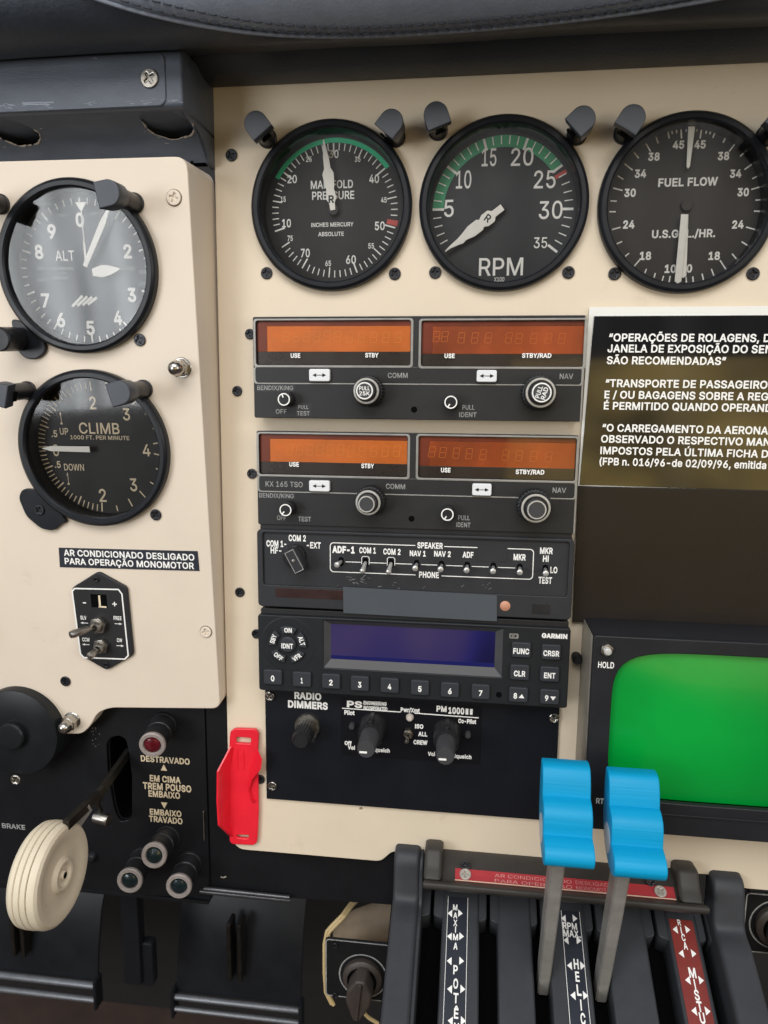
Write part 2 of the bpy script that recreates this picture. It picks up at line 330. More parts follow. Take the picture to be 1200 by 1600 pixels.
    '8': '7B5%4j5n4l5S4s5A4=4:4{4[584&5S4)5h4~5w505@5B5~5N605a645a655J6D566Q4;6h4_6+4;6~55795H7N5X7X5q7e5%7g667e6P7X6f7N6r796y6~6-6+6y6h6q6Q6d6D6M656M646a606m5~6w5@6<5w6#5h6$5S6@586z4{6m4=6U4s694l 5%4%614&6E4]6P4:6X566d5H6e5T6d5h6X5s6P5*6D5#605)5%5]5w5)5j5#5X5*5P5s5J5h5I5T5J5H5O565X4:5i4]5v4& 5%6H696M6I6T6Q6b6U6m6W6y6U6$6Q6^6J726A795%7E5n795d725W6^5S6$5Q6y5S6m5W6b5d6T5n6M',
    '9': '7B5%7g677d6R7V6h7I6u716*6?6<6j6*6R6w676U5i5y4m5P4m6N5.6Q5.6G5#605z5?5v5l5y5T5>5D5{51664^6Q4}6m4^6@52725F7J5V7V5p7d 5%7E5x7C5l775b6,5T6)5O6-5N6m5O6X5T6K5b695l615x5_5%5^5,5_6B616L696T6J6Y6W6a6l6Y6+6T6)6M6,6B775,7C',
    '.': '5s584k4,4l4{4q4&4y4%4!4&4[4{4:4,5258535G525O4:5T4[5V4!5T4y5O4q5G4l',
    ',': '5s4>3)4^4.5S4.523)',
    '-': '7B6e5^6e5s5H5s5H5^',
    '/': '5:5[7o4.4A4t4A5n7o',
    '(': '69555-5A6Y5Q755m7s5]7s5t6;5f6T5a5-5e5H5s4u5]405m405T4b5G4(575Q',
    ')': '694>40534v5H5I5L5-5G6T516;4>7s587s5V755k6Y5q5-5n5P5f4(5R4b5840',
    '+': '7B5x4=5x6s606s604= 4{5k4{5%6>5%6>5k',
    '“': '6M4&6V5C7c5Z7c5K6V 5l6V5&7c697c5^6V',
    '”': '6M4&6V517c5Z7c596V 5l6V5+7c697c5#6V',
    'Ç': '7d664j5-4n5Z4y5C4}4_5I4$5o4!5,4$6b4_6?5C775Z7Q5-7c667g6g7a6w7T6%7K6;78786~7G6=7K6k6)6k6>6?6p6;6U78667C5#795q705Z6&5M6s5E6T5C5,5E5v5N5W5Z5D5q4;5$4[664&6U4]6p506>5H6)5e7K5e7G5M78556;4{6%4>6x4v6g4o6P4k 5&3-5&3~663~6J3_6N446J4D664F5}4F5:4s6E4s6E4k6E4W6S4T6c4O6i4G6k446h3{6a3@6O3=663-',
    'Ã': '7O4u4m5z7c6A7c7F4m6@4m6G6N646w5)7N5_7N5<6v5t6N534m 5F5V5F5x6v5x6v5V 6E7$627&5]7{5!7.5z7;5s7^5q7$5U7$5W7,5c8A5k8H5w8K5@8I5~8D62886B856H896L8J6f8J6d856Y7^6P7&',
    'Õ': '7p654j5-4n5Z4y5C4}4_5I4$5o4!5,4$6b4_6?5C775Z7Q5-7c657g6a7c6*7Q6,777G6?7R6b7V5,7R5o7G5I6,4}6*4y6a4n 654&6R4[6l4;6-5C6)5W6.5v6,5,6.6T6)6s6-6&6l706R79657C5$795q705Z6&5N6s5E6T5C5,5E5v5N5W5Z5C5q4;5$4[ 6S7$6F7&647{5^7.5&7;5!7^5=7$5i7$5k7,5p8A5y8H5#8K5.8I668D6G886P856V896Y8J6t8J6r856l7^6d7&',
    'É': '6~4]4m4]7c6w7c6w7A5M7A5M6F6o6F6o5&5M5&5M4[6y4[6y4m 5t7-5{8P6P8P5~7-',
    'Ê': '6~4]4m4]7c6w7c6w7A5M7A5M6F6o6F6o5&5M5&5M4[6y4[6y4m 5i7<5E7<5E7!5s8P5_8P6a7!6a7<657<5?88',
    'Ú': '7h614i5z4l5b4u5H4@52504~5M4]5l4]7c5M7c5M5n5O5W5U5H5e545s4^5@4)614&6L4)6b4^6p546y5H6<5W6!5n6!7c7D7c7D5l7A5M70506%4@6s4u6T4l 5)7-6C8P6k8P6D7-',
    ' ': '5s',
}


def _unpack(t):
    n = len(_ALPH)
    val = lambda k: _ALPH.index(t[k]) * n + _ALPH.index(t[k + 1]) - 400
    adv = val(0)
    polys = []
    for part_ in t[2:].split(' '):
        if not part_: continue
        n0 = [(_ALPH.index(part_[k]) * n + _ALPH.index(part_[k + 1]) - 400) / 500.0 for k in range(0, len(part_), 2)]
        polys.append(list(zip(n0[0::2], n0[1::2])))
    return adv / 500.0, polys


_FONT = {}
_sgn = _unpack(_GLY['L'])[1][0]
_SIDE = 1.0 if sum(a[0] * b[1] - b[0] * a[1] for a, b in zip(_sgn, _sgn[1:] + _sgn[:1])) < 0 else -1.0


_CH = {}


def _char(ch, bold):
    """One glyph as a filled mesh: its outlines may overlap, so a triangle counts as ink where the winding number is not zero."""
    k = (ch, bold)
    if k in _CH: return _CH[k]
    adv, polys = _unpack(_GLY[ch])
    outs = []
    for p in polys:
        o = []
        n = len(p)
        for i in range(n):
            a, b, c = Vector(p[i - 1]), Vector(p[i]), Vector(p[(i + 1) % n])
            d1, d2 = (b - a).normalized(), (c - b).normalized()
            m = Vector((-d1.y - d2.y, d1.x + d2.x))
            m = m.normalized() / max(.6, abs(m.normalized().dot(Vector((-d1.y, d1.x))))) if m.length > 1e-6 else Vector((0, 0))
            o.append(b + m * bold * _SIDE)
        outs.append(o)
    vs, es = [], []
    for o in outs:
        n0 = len(vs); vs += o
        es += [(n0 + i, n0 + (i + 1) % len(o)) for i in range(len(o))]
    g = ([], [])
    if vs:
        r = geometry.delaunay_2d_cdt(vs, es, [], 0, 1e-6)
        tri = []
        for f in r[2]:
            c = sum((r[0][i] for i in f), Vector((0, 0))) / len(f)
            wn = 0
            for o in outs:
                for a, b in zip(o, o[1:] + o[:1]):
                    if (a.y <= c.y) != (b.y <= c.y):
                        xx = a.x + (c.y - a.y) / (b.y - a.y) * (b.x - a.x)
                        if xx > c.x: wn += 1 if b.y > a.y else -1
            if wn:
                p, q, w_ = (r[0][i] for i in f[:3])
                tri.append(tuple(f) if (q - p).cross(w_ - p) > 0 else tuple(reversed(f)))
        used = sorted({i for f in tri for i in f}); mp_ = {i: k2 for k2, i in enumerate(used)}
        g = ([(r[0][i].x, r[0][i].y, 0.0) for i in used], [tuple(mp_[i] for i in f) for f in tri])
    _CH[k] = (adv, g)
    return _CH[k]


def _glyphs(s, bold):
    k = (s, bold)
    if k in _FONT: return _FONT[k]
    vs, fs = [], []
    x = 0.0
    for ch in s:
        adv, (v, f) = _char(ch, bold)
        n0 = len(vs)
        vs += [(a + x, b, c) for a, b, c in v]; fs += [tuple(i + n0 for i in q) for q in f]
        x += adv + bold * .8
    _FONT[k] = (vs, fs)
    return _FONT[k]


_cap = [v[1] for v in _glyphs('H', 0.0)[0]]
CAPH = max(_cap) - min(_cap)


def text(s, x, y, z, h, wd=None, rot=0.0, bold=0.012, align='C', shear=0.0):
    v, f = _glyphs(s, bold)
    if not v: return [], []
    x0, x1 = min(p[0] for p in v), max(p[0] for p in v)
    sy = h / CAPH
    sx = wd / (x1 - x0) if wd else sy
    ox = {'C': (x0 + x1) / 2, 'L': x0, 'R': x1}[align]
    ca, sa = math.cos(rot), math.sin(rot)
    out = []
    for p in v:
        a, b = (p[0] - ox) * sx, (p[1] - CAPH / 2) * sy
        a += b * shear
        out.append((x + a * ca - b * sa, y + a * sa + b * ca, z))
    return out, f


# ------------------------------------------------------------------ materials
def lin(c):
    return tuple((v / 255 / 12.92) if v / 255 <= .04045 else ((v / 255 + .055) / 1.055) ** 2.4 for v in c)


def mat(name, rgb, rough=.5, metal=0.0, var=.10, vscale=90, bump=0.0, bscale=600, coat=0.0, rvar=.12, spec=.5, stretch=None, dust=None):
    m = bpy.data.materials.new(name); m.use_nodes = True
    n = m.node_tree.nodes; l = m.node_tree.links
    b = n['Principled BSDF']
    col = lin(rgb)
    t = n.new('ShaderNodeTexCoord')
    src = t.outputs['Object']
    if stretch:
        mpn = n.new('ShaderNodeMapping'); mpn.inputs['Scale'].default_value = stretch; l.new(src, mpn.inputs[0]); src = mpn.outputs[0]
    a = n.new('ShaderNodeTexNoise'); a.inputs['Scale'].default_value = vscale; a.inputs['Detail'].default_value = 6; a.inputs['Roughness'].default_value = .65
    l.new(src, a.inputs['Vector'])
    r = n.new('ShaderNodeValToRGB')
    r.color_ramp.elements[0].position = .3; r.color_ramp.elements[1].position = .7
    r.color_ramp.elements[0].color = tuple(c * (1 - var) for c in col) + (1,)
    r.color_ramp.elements[1].color = tuple(min(1, c * (1 + var)) for c in col) + (1,)
    l.new(a.outputs['Fac'], r.inputs[0])
    out = r.outputs[0]
    if dust:                                       # pale specks and smears of dirt or chipped paint
        d = n.new('ShaderNodeTexNoise'); d.inputs['Scale'].default_value = dust[1]; d.inputs['Detail'].default_value = 9; d.inputs['Roughness'].default_value = .75
        l.new(t.outputs['Object'], d.inputs['Vector'])
        dm = n.new('ShaderNodeMapRange'); dm.inputs['From Min'].default_value = dust[2]; dm.inputs['From Max'].default_value = dust[2] + .1
        dm.inputs['To Max'].default_value = dust[3]; l.new(d.outputs['Fac'], dm.inputs['Value'])
        mx = n.new('ShaderNodeMix'); mx.data_type = 'RGBA'
        l.new(dm.outputs[0], mx.inputs['Factor']); l.new(out, mx.inputs['A']); mx.inputs['B'].default_value = lin(dust[0]) + (1,)
        out = mx.outputs['Result']
    l.new(out, b.inputs['Base Color'])
    q = n.new('ShaderNodeMapRange'); q.inputs['To Min'].default_value = max(.02, rough - rvar); q.inputs['To Max'].default_value = min(1, rough + rvar)
    l.new(a.outputs['Fac'], q.inputs['Value']); l.new(q.outputs[0], b.inputs['Roughness'])
    b.inputs['Metallic'].default_value = metal
    b.inputs['Specular IOR Level'].default_value = spec
    if coat: b.inputs['Coat Weight'].default_value = coat; b.inputs['Coat Roughness'].default_value = .06
    if bump:
        d = n.new('ShaderNodeTexNoise'); d.inputs['Scale'].default_value = bscale; d.inputs['Detail'].default_value = 3
        l.new(src, d.inputs['Vector'])
        k = n.new('ShaderNodeBump'); k.inputs['Strength'].default_value = bump; k.inputs['Distance'].default_value = .0004
        l.new(d.outputs['Fac'], k.inputs['Height']); l.new(k.outputs[0], b.inputs['Normal'])
    return m


def glass(name, tint=(1, 1, 1), refl=1.45, rough=.02):
    m = bpy.data.materials.new(name); m.use_nodes = True
    n = m.node_tree.nodes; l = m.node_tree.links
    n.remove(n['Principled BSDF'])
    o = n['Material Output']
    t = n.new('ShaderNodeBsdfTransparent'); t.inputs[0].default_value = tint + (1,)
    g = n.new('ShaderNodeBsdfGlossy'); g.inputs['Roughness'].default_value = rough
    f = n.new('ShaderNodeFresnel'); f.inputs['IOR'].default_value = refl
    x = n.new('ShaderNodeMixShader')
    l.new(f.outputs[0], x.inputs[0]); l.new(t.outputs[0], x.inputs[1]); l.new(g.outputs[0], x.inputs[2]); l.new(x.outputs[0], o.inputs[0])
    return m


CREAM = mat('cream_paint', (222, 207, 184), .48, var=.035, vscale=18, bump=.10, bscale=900, dust=((150, 130, 106), 30, .60, .22))
CREAM_L = mat('cream_paint_flight_panel', (224, 210, 192), .46, var=.035, vscale=16, bump=.10, bscale=900, dust=((150, 130, 106), 26, .61, .2))
BEZEL = mat('gauge_black', (26, 28, 33), .34, var=.15, vscale=60, bump=.05, spec=.3)
DIAL = mat('dial_black', (26, 25, 25), .6, var=.06)
DIAL_W = mat('dial_veiled_black', (48, 44, 42), .6, var=.06)  # lightened: the warm glass haze over the fuel flow dial is in this colour
WHITE = mat('white_print', (243, 242, 238), .6, var=.06, vscale=400)
WORN = mat('worn_grey_print', (150, 150, 148), .7, var=.4, vscale=500)
WARMW = mat('cream_print', (225, 208, 178), .6, var=.08, vscale=300)
TANP = mat('tan_print', (205, 188, 158), .6, var=.12, vscale=400)
GREEN = mat('green_arc_paint', (36, 208, 152), .5, var=.08)
GREEN_D = mat('dark_green_arc_paint', (58, 158, 112), .5, var=.08)
REDP = mat('red_line_paint', (196, 74, 66), .5, var=.08)
NEEDLE = mat('needle_white', (246, 243, 235), .5, var=.04, vscale=300)
BLACKP = mat('black_paint', (24, 25, 27), .45, var=.2, vscale=70, bump=.12, bscale=1500, spec=.3)
SCREWB = mat('black_screw', (50, 50, 54), .35, metal=.6, var=.25, vscale=300)
CHROME = mat('chrome', (176, 172, 166), .24, metal=1, var=.15, vscale=200)
STEEL = mat('worn_steel', (168, 163, 155), .34, metal=1, var=.2, vscale=200)
RADIO = mat('radio_charcoal', (42, 42, 43), .42, var=.10, vscale=50, bump=.10, bscale=1800, dust=((110, 108, 104), 90, .74, .5), spec=.3)
RADIO_D = mat('radio_side_black', (22, 22, 24), .5, var=.2)
TRIM = mat('grey_trim', (150, 148, 143), .38, metal=.35, var=.12, vscale=160)
ORANGE = mat('amber_filter', (234, 122, 36), .4, var=.22, vscale=26, stretch=(1, 1.5, 1))
ORANGE_R = mat('amber_filter_sheen', (180, 80, 22), .4, var=.42, vscale=26, stretch=(1, .7, 1))  # uneven tone puts window reflections into the right panels' colour
RINGM = mat('knob_ring_metal', (196, 194, 188), .35, metal=.3, var=.15, vscale=300)
BRIGHT = mat('bright_toggle_metal', (206, 205, 202), .28, metal=.55, var=.1, vscale=300)
ORANGE_L2 = mat('amber_segment_dim', (226, 122, 48), .4, var=.1, vscale=300)
ORANGE_L = mat('amber_segment', (250, 156, 66), .4, var=.1, vscale=300)
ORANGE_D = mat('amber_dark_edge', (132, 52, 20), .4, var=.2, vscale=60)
BROWNW = mat('smoked_strip', (58, 50, 46), .3, var=.1)
GLASS = glass('gauge_glass', (.97, .97, .97), 1.5, .06)
GLASS_A = glass('radio_window_glass', (.97, .95, .93), 1.42, .05)
KNOBB = mat('knob_black', (36, 36, 38), .36, var=.15, vscale=200, bump=.1, bscale=1500, spec=.3)
KNOBG = mat('knob_grey', (64, 64, 66), .45, var=.1, vscale=150, spec=.3)
BUTTONW = mat('white_button', (226, 228, 230), .4, var=.03)
AUDIO = mat('audio_panel_grey', (46, 47, 50), .48, var=.10, vscale=45, bump=.14, bscale=1600, dust=((150, 148, 145), 70, .74, .6), spec=.3)
TAPE = mat('grey_tape', (70, 76, 82), .5, var=.05, vscale=40)
MAROON = mat('dark_red_window', (52, 34, 32), .3, var=.15)
TRANS = mat('transponder_black', (31, 33, 36), .46, var=.08, vscale=40, bump=.08, bscale=1800, spec=.3)
KEYM = mat('rubber_key', (50, 53, 58), .5, var=.08, vscale=150, spec=.3)
TFRAME = mat('screen_frame_grey', (62, 62, 64), .45, var=.1)
INTER = mat('intercom_panel_black', (22, 24, 30), .36, var=.12, vscale=25, bump=.05, spec=.3)
INTER_D = mat('intercom_face_black', (20, 21, 26), .28, var=.12, vscale=25, spec=.3)
RED = mat('red_plastic', (230, 34, 52), .34, var=.08, vscale=60, coat=.25, bump=.2, bscale=250, dust=((250, 110, 115), 120, .66, .45))
BLUE = mat('blue_plastic', (0, 148, 196), .5, var=.06, vscale=70, bump=.35, bscale=260, stretch=(.06, 3, 3), spec=.3, dust=((60, 180, 215), 90, .66, .4))
PLAC = mat('glossy_placard', (15, 15, 17), .05, var=.1, vscale=20, rvar=.02, spec=.8)
PAPER = mat('white_border', (232, 232, 226), .5, var=.02)
BROWNP = mat('brown_black_plate', (33, 28, 24), .38, var=.08, vscale=25, bump=.08, bscale=1500, dust=((110, 100, 90), 60, .74, .5), spec=.3)
RADAR = mat('radar_bezel', (34, 35, 39), .4, var=.12, vscale=40, bump=.06, dust=((120, 118, 112), 110, .72, .5), spec=.3)
RADAR_S = mat('radar_side_metal', (150, 144, 132), .42, metal=.3, var=.15)
SCREEN_C = (-.004, .004, .03)


def screen_material():
    m = mat('green_screen', (0, 128, 46), .3, var=.16, vscale=9, rvar=.06, coat=.1)
    b = m.node_tree.nodes['Principled BSDF']
    b.inputs['Emission Color'].default_value = (0, .30, .035, 1)
    n = m.node_tree.nodes; l = m.node_tree.links           # the tube glows most in its middle
    tc_ = n.new('ShaderNodeTexCoord'); vm = n.new('ShaderNodeVectorMath'); vm.operation = 'DISTANCE'
    vm.inputs[1].default_value = SCREEN_C
    mr_2 = n.new('ShaderNodeMapRange'); mr_2.inputs['From Min'].default_value = .01; mr_2.inputs['From Max'].default_value = .066; mr_2.inputs['To Min'].default_value = .42; mr_2.inputs['To Max'].default_value = .0
    l.new(tc_.outputs['Object'], vm.inputs[0]); l.new(vm.outputs['Value'], mr_2.inputs['Value']); l.new(mr_2.outputs[0], b.inputs['Emission Strength'])
    return m


SCREEN = screen_material()
QUAD = mat('quadrant_grey', (54, 56, 60), .48, var=.12, vscale=40, bump=.15, bscale=900, dust=((125, 122, 118), 70, .72, .5), spec=.3)
QUADC = mat('quadrant_cover', (60, 57, 54), .46, var=.12, vscale=40, bump=.12, bscale=1100, dust=((140, 135, 128), 70, .74, .5), spec=.3)
VOID = mat('slot_black', (6, 6, 7), .9, var=.2, spec=.08)
STRIPB = mat('label_strip_black', (36, 40, 50), .38, var=.06)
STRIPR = mat('label_strip_red', (124, 44, 38), .42, var=.10)
STRIPR2 = mat('warning_strip_red', (178, 56, 62), .42, var=.08)
LEVER = mat('lever_grey_steel', (150, 147, 142), .45, metal=.25, var=.2, vscale=90, dust=((210, 208, 204), 120, .70, .7))
WHEEL = mat('ivory_plastic', (212, 200, 177), .5, var=.06, vscale=60, dust=((140, 110, 78), 45, .62, .5))
GROOVE = mat('groove_grime', (96, 78, 58), .7, var=.2)
LOWP = mat('lower_panel_black', (19, 20, 23), .42, var=.2, vscale=30, bump=.1, bscale=1300, dust=((120, 115, 105), 80, .75, .6), spec=.3)
HUBM = mat('yoke_black', (24, 27, 29), .36, var=.2, vscale=40, dust=((140, 138, 130), 90, .74, .6), spec=.3)
GREY_BOX = mat('dark_slate_paint', (82, 89, 101), .40, var=.18, vscale=35, bump=.2, bscale=500, stretch=(1, 3, 3), dust=((150, 155, 165), 70, .71, .55))
CHIP = mat('chipped_edge', (160, 150, 138), .7, var=.3, vscale=300)
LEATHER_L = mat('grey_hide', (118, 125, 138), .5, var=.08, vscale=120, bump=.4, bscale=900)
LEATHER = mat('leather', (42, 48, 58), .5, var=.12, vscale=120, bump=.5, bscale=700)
THREAD = mat('stitch_thread', (48, 54, 64), .7, var=.1)
FLOORM = mat('footwell_brown', (66, 51, 44), .7, var=.3, vscale=14, dust=((70, 62, 54), 25, .6, .4))
PEDAL = mat('pedal_black', (26, 28, 32), .4, var=.25, vscale=25, dust=((110, 112, 114), 40, .70, .5), spec=.3)
WIRE = mat('cream_wire', (205, 180, 130), .5, var=.1)
DUCT = mat('beige_duct', (140, 122, 100), .6, var=.15)
REDL = mat('red_lens', (86, 8, 22), .22, var=.3, vscale=200, coat=.5)
GREENL = mat('dark_green_lens', (14, 30, 33), .2, var=.2, vscale=200, coat=.6)
LRIM = mat('lamp_rim', (158, 148, 143), .4, metal=.25, var=.2, vscale=200)
LEDM = mat('clear_led', (200, 190, 180), .25, var=.1)
PEACH = mat('photocell', (196, 140, 112), .4, var=.1)
CLEAR_BTN = mat('silver_button', (215, 215, 212), .3, metal=.4, var=.06)


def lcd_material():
    m = mat('transponder_screen_sheen', (52, 46, 96), .14, var=.12, vscale=14, coat=.5)
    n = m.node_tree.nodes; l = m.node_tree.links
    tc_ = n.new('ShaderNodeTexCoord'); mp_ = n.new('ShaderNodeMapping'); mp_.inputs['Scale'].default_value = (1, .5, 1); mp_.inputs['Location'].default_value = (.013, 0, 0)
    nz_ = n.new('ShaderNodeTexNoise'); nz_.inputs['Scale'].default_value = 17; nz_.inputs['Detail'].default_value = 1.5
    rp = n.new('ShaderNodeValToRGB')  # violet-to-black ramp puts an iridescent reflection into the screen colour
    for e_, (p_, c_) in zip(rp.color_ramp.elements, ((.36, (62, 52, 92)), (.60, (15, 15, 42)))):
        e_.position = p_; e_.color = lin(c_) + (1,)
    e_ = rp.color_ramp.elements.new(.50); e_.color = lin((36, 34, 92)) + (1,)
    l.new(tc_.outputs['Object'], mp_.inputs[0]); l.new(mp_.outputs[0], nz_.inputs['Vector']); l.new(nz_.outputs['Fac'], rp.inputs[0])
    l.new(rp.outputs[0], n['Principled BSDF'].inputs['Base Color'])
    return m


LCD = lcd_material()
LCD2 = mat('screen_strip_blue', (30, 32, 92), .14, var=.2, vscale=20)


# ------------------------------------------------------------------ objects
class Thing:
    def __init__(s, name, label, cat, frame, u, v, h=0.0, group=None):
        s.f = frame; s.u = u; s.v = v; s.h = h
        s.o = bpy.data.objects.new(name, None); COL.objects.link(s.o)
        s.o.empty_display_size = .01
        s.o.matrix_world = frame.matrix(u, v, h)
        s.o['label'] = label; s.o['category'] = cat
        if group: s.o['group'] = group

    def p(s, x, y, h=0.0):
        """Photo position on the frame's plane at height h -> local millimetres."""
        q = s.f.px(x, y, h)
        return Vector((q.x - s.u, q.y - s.v))

    def w(s, X, Y, Z):
        """World millimetres -> local."""
        d = Vector((X, Y, Z)) - (s.f.o + s.f.ux * s.u + s.f.uy * s.v + s.f.n * s.h)
        return Vector((d.dot(s.f.ux), d.dot(s.f.uy), d.dot(s.f.n)))

    def part(s, name, geo, m, parent=None, label=None, smooth=35, loc=None, weld=True, bevel=0):
        o = mesh_obj(name, geo, m, smooth, weld)
        o.parent = parent or s.o
        if loc: o.location = Vector(loc) * S
        if label: o['label'] = label
        return o


def mesh_obj(name, geo, m, smooth=35, weld=True):
    me = bpy.data.meshes.new(name)
    v, f = geo
    me.from_pydata([(a * S, b * S, c * S) for a, b, c in v], [], f)
    if weld:
        bm = bmesh.new(); bm.from_mesh(me)
        bmesh.ops.remove_doubles(bm, verts=bm.verts, dist=2e-6)
        bmesh.ops.recalc_face_normals(bm, faces=bm.faces)
        bm.to_mesh(me); bm.free()
    me.materials.append(m)
    if smooth:
        me.shade_smooth(); me.set_sharp_from_angle(angle=math.radians(smooth))
        for p_ in me.polygons:                       # the flat faces of plates stay truly flat
            if abs(p_.normal.z) > .99995: p_.use_smooth = False
    o = bpy.data.objects.new(name, me); COL.objects.link(o)
    return o


def copy_tree(o, parent=None):
    c = o.copy(); COL.objects.link(c)
    if parent is not None: c.parent = parent
    for ch in list(o.children): copy_tree(ch, c)
    return c


def words(t, lst, z, hpx, m=None, name='lettering', parent=None, bold=.02, shear=0):
    """lst of (string, cx, cy, height_px, width_px[, rot_deg[, align]]) at photo positions on the plane z."""
    gs = []
    for it in lst:
        s_, x, y, hh, ww = it[:5]
        rot = math.radians(it[5]) if len(it) > 5 else 0
        al = it[6] if len(it) > 6 else 'C'
        a = t.p(x, y, hpx); 
        e1 = (t.p(x + 5, y, hpx) - t.p(x - 5, y, hpx)).length / 10
        e2 = (t.p(x, y + 5, hpx) - t.p(x, y - 5, hpx)).length / 10
        gs.append(text(s_, a.x, a.y, z, hh * e2, ww * e1 if ww else None, rot, bold, al, shear))
    return t.part(name, join(*gs), m or WHITE, parent, smooth=0, weld=False)


# --- small hardware, shared meshes
def cross_hole(r):
    a, b = r * .16, r * .62
    return [(-a, a), (-b, a * .8), (-b, -a * .8), (-a, -a), (-a * .8, -b), (a * .8, -b), (a, -a), (b, -a * .8), (b, a * .8), (a, a), (a * .8, b), (-a * .8, b)]


_SCREW = {}


def screw(t, u, v, z, r, m, rot=None, parent=None, dome=False, label=None, h=None):
    k = (round(r, 1), m.name, dome)
    if k not in _SCREW:
        g = join(plate([circ(0, 0, r, 28), cross_hole(r)], 0, .9 if not dome else 1.5, .35 if not dome else .7, 2), lathe([(r * .8, .1), (0, .1)], 20))
        o = mesh_obj('screw', g, m, 40)
        _SCREW[k] = o.data
        bpy.data.objects.remove(o)
    o = bpy.data.objects.new('screw', _SCREW[k]); COL.objects.link(o)
    o.parent = parent or t.o
    o.location = (u * S, v * S, z * S); o.rotation_euler = (0, 0, random.uniform(0, 1.5) if rot is None else rot)
    if label: o['label'] = label
    return o


def hexa(r, a0=0.0):
    return circ(0, 0, r, 6, a0)


def acorn_nut(t, u, v, z, r, parent=None):
    g = join(plate(hexa(r, .3), 0, r * 1.25, .4, 2), lathe([(r * .84, r * 1.2), (r * .84, r * 1.7), (r * .76, r * 2.1), (r * .56, r * 2.4), (r * .3, r * 2.55), (0, r * 2.6)], 28))
    wsh = lathe([(0, .6), (r * 1.05, .6), (r * 1.12, .3), (r * 1.12, 0)], 32)
    return t.part('acorn_nut', join(g, wsh), CHROME, parent, loc=(u, v, z))


def knurl(r, n, depth, k=3):
    out = []
    for i in range(n * k):
        a = 2 * PI * i / (n * k)
        rr = r - depth * (0.5 - 0.5 * math.cos(2 * PI * (i % k) / k))
        out.append((rr * math.cos(a), rr * math.sin(a)))
    return out


def ring(r0, r1, z, n=40):
    return sheet([circ(0, 0, r1, n), circ(0, 0, r0, n)], z)


def toggle(t, u, v, z, r, tip, parent=None, name='toggle_switch', m=None, nut=True):
    """Bushing, hex nut and a tapered bat whose tip is at local (dx, dy, dz) from its root."""
    b = None
    g = lathe([(r * .62, 0), (r * .62, r * 1.1), (r * .5, r * 1.3), (r * .34, r * 1.3)], 20)
    if nut: g = join(g, plate(hexa(r, .2), 0, r * .7, .2, 1))
    b = t.part(name, g, STEEL, parent, loc=(u, v, z))
    tp = Vector(tip); root = Vector((0, 0, r * .5))
    path = [root, root.lerp(tp, .5), root.lerp(tp, .9), tp, tp + (tp - root).normalized() * r * .12]
    t.part('bat', tube([tuple(q) for q in path], [r * .22, r * .38, r * .48, r * .4, r * .15], 14), m or STEEL, b)
    return b


# ================================================================== SETTING
# ------------------------------------------------------------------ main cream panel
GA = {'mp': (-70.8, 91.6), 'rpm': (10.6, 90.7), 'ff': (92.6, 89.1)}
T = Thing('instrument_panel', 'large cream painted centre instrument panel carrying three engine gauges and radio stack', 'instrument panel', PF, 0, 0)
P = PF.px
xl = -128.6
pts = [(xl, 185), (215, 185), (215, P(1200, 1391).y), P(1160, 1388), P(1133, 1369), P(1110, 1367), P(625, 1331), P(612, 1331), P(595, 1346), P(372, 1327), (P(358, 1306).x, P(358, 1306).y), (P(356, 1180).x, P(356, 1180).y)]
outl = round_poly(pts, [1, 1, 1, 3, 3, 3, 3, 3, 3, 5, 2, 2])
T.part('panel_sheet', plate([outl] + [circ(c[0], c[1], 37.6, 64) for c in GA.values()] + [circ(*P(564, 1264), .9, 12)], -3, 0, .35), CREAM)
for x, y in ((362, 243), (371, 611), (375, 925), (391, 522), (394, 740), (401, 990), (417, 427), (617, 428), (680, 426), (888, 426), (960, 428), (1176, 428), (407, 1217)):
    q = P(x, y); screw(T, q.x, q.y, 0, 2.9 if y < 450 else 2.6, SCREWB)
# a short stub and clip seen in the gap between the radios and the radar
q = P(900, 1025)
T.part('stud', join(lathe([(0, 7), (1.8, 7), (2.4, 6), (2.4, 0)], 20)), BLACKP, loc=(q.x, q.y, 0))

# ------------------------------------------------------------------ flight panel on the left
TL = Thing('flight_panel', 'raised cream panel tipped forward, carrying altimeter and climb gauges', 'instrument panel', LF, -129.0, 0)
Q = TL.p
A_C = LF.px(117.0, 418.0, 4); V_C = LF.px(143.0, 703.0, 4)
tt = Q(150, 243, 0).y
E_C = LF.px(-119, 972, 4)
pts = [(-290, tt), (-1.2, tt - 1.5), (-1.2, Q(351, 1108, 0).y), Q(172, 1106), Q(152, 1114), Q(141, 1135), Q(128, 1147), Q(95, 1147), Q(84, 1133), Q(67, 1112), Q(35, 1098), Q(0, 1096), (-290, Q(0, 1093).y)]
outl = round_poly(pts, [1, 6, 5, 6, 6, 5, 4, 4, 5, 6, 8, 2, 1], 5)
TL.part('panel_sheet', plate([outl, circ(A_C.x + 129, A_C.y, 37.6, 64), circ(V_C.x + 129, V_C.y, 37.6, 64), circ(E_C.x + 129, E_C.y, 37.6, 64)], -34, 0, .6, 2), CREAM_L)
for x, y, m, r in ((272, 309, CREAM_L, 3.4), (322, 987, CREAM_L, 3.0), (219, 531, SCREWB, 2.9), (244, 804, SCREWB, 2.9), (103, 1064, SCREWB, 2.9)):
    q = Q(x, y); screw(TL, q.x, q.y, 0, r, m)
    if m is CREAM_L: TL.part('screw_recess', ring(r - .05, r + .35, .06), GROOVE, loc=(q.x, q.y, 0), smooth=0)
q = Q(279, 575, 4); acorn_nut(TL, q.x, q.y, 0, 4.3)
q = Q(107, 1131, 4); acorn_nut(TL, q.x, q.y, 0, 4.3)
TL.part('hole', sheet(circ(Q(300, 254).x, Q(300, 254).y, .8, 12), .08), VOID, smooth=0)

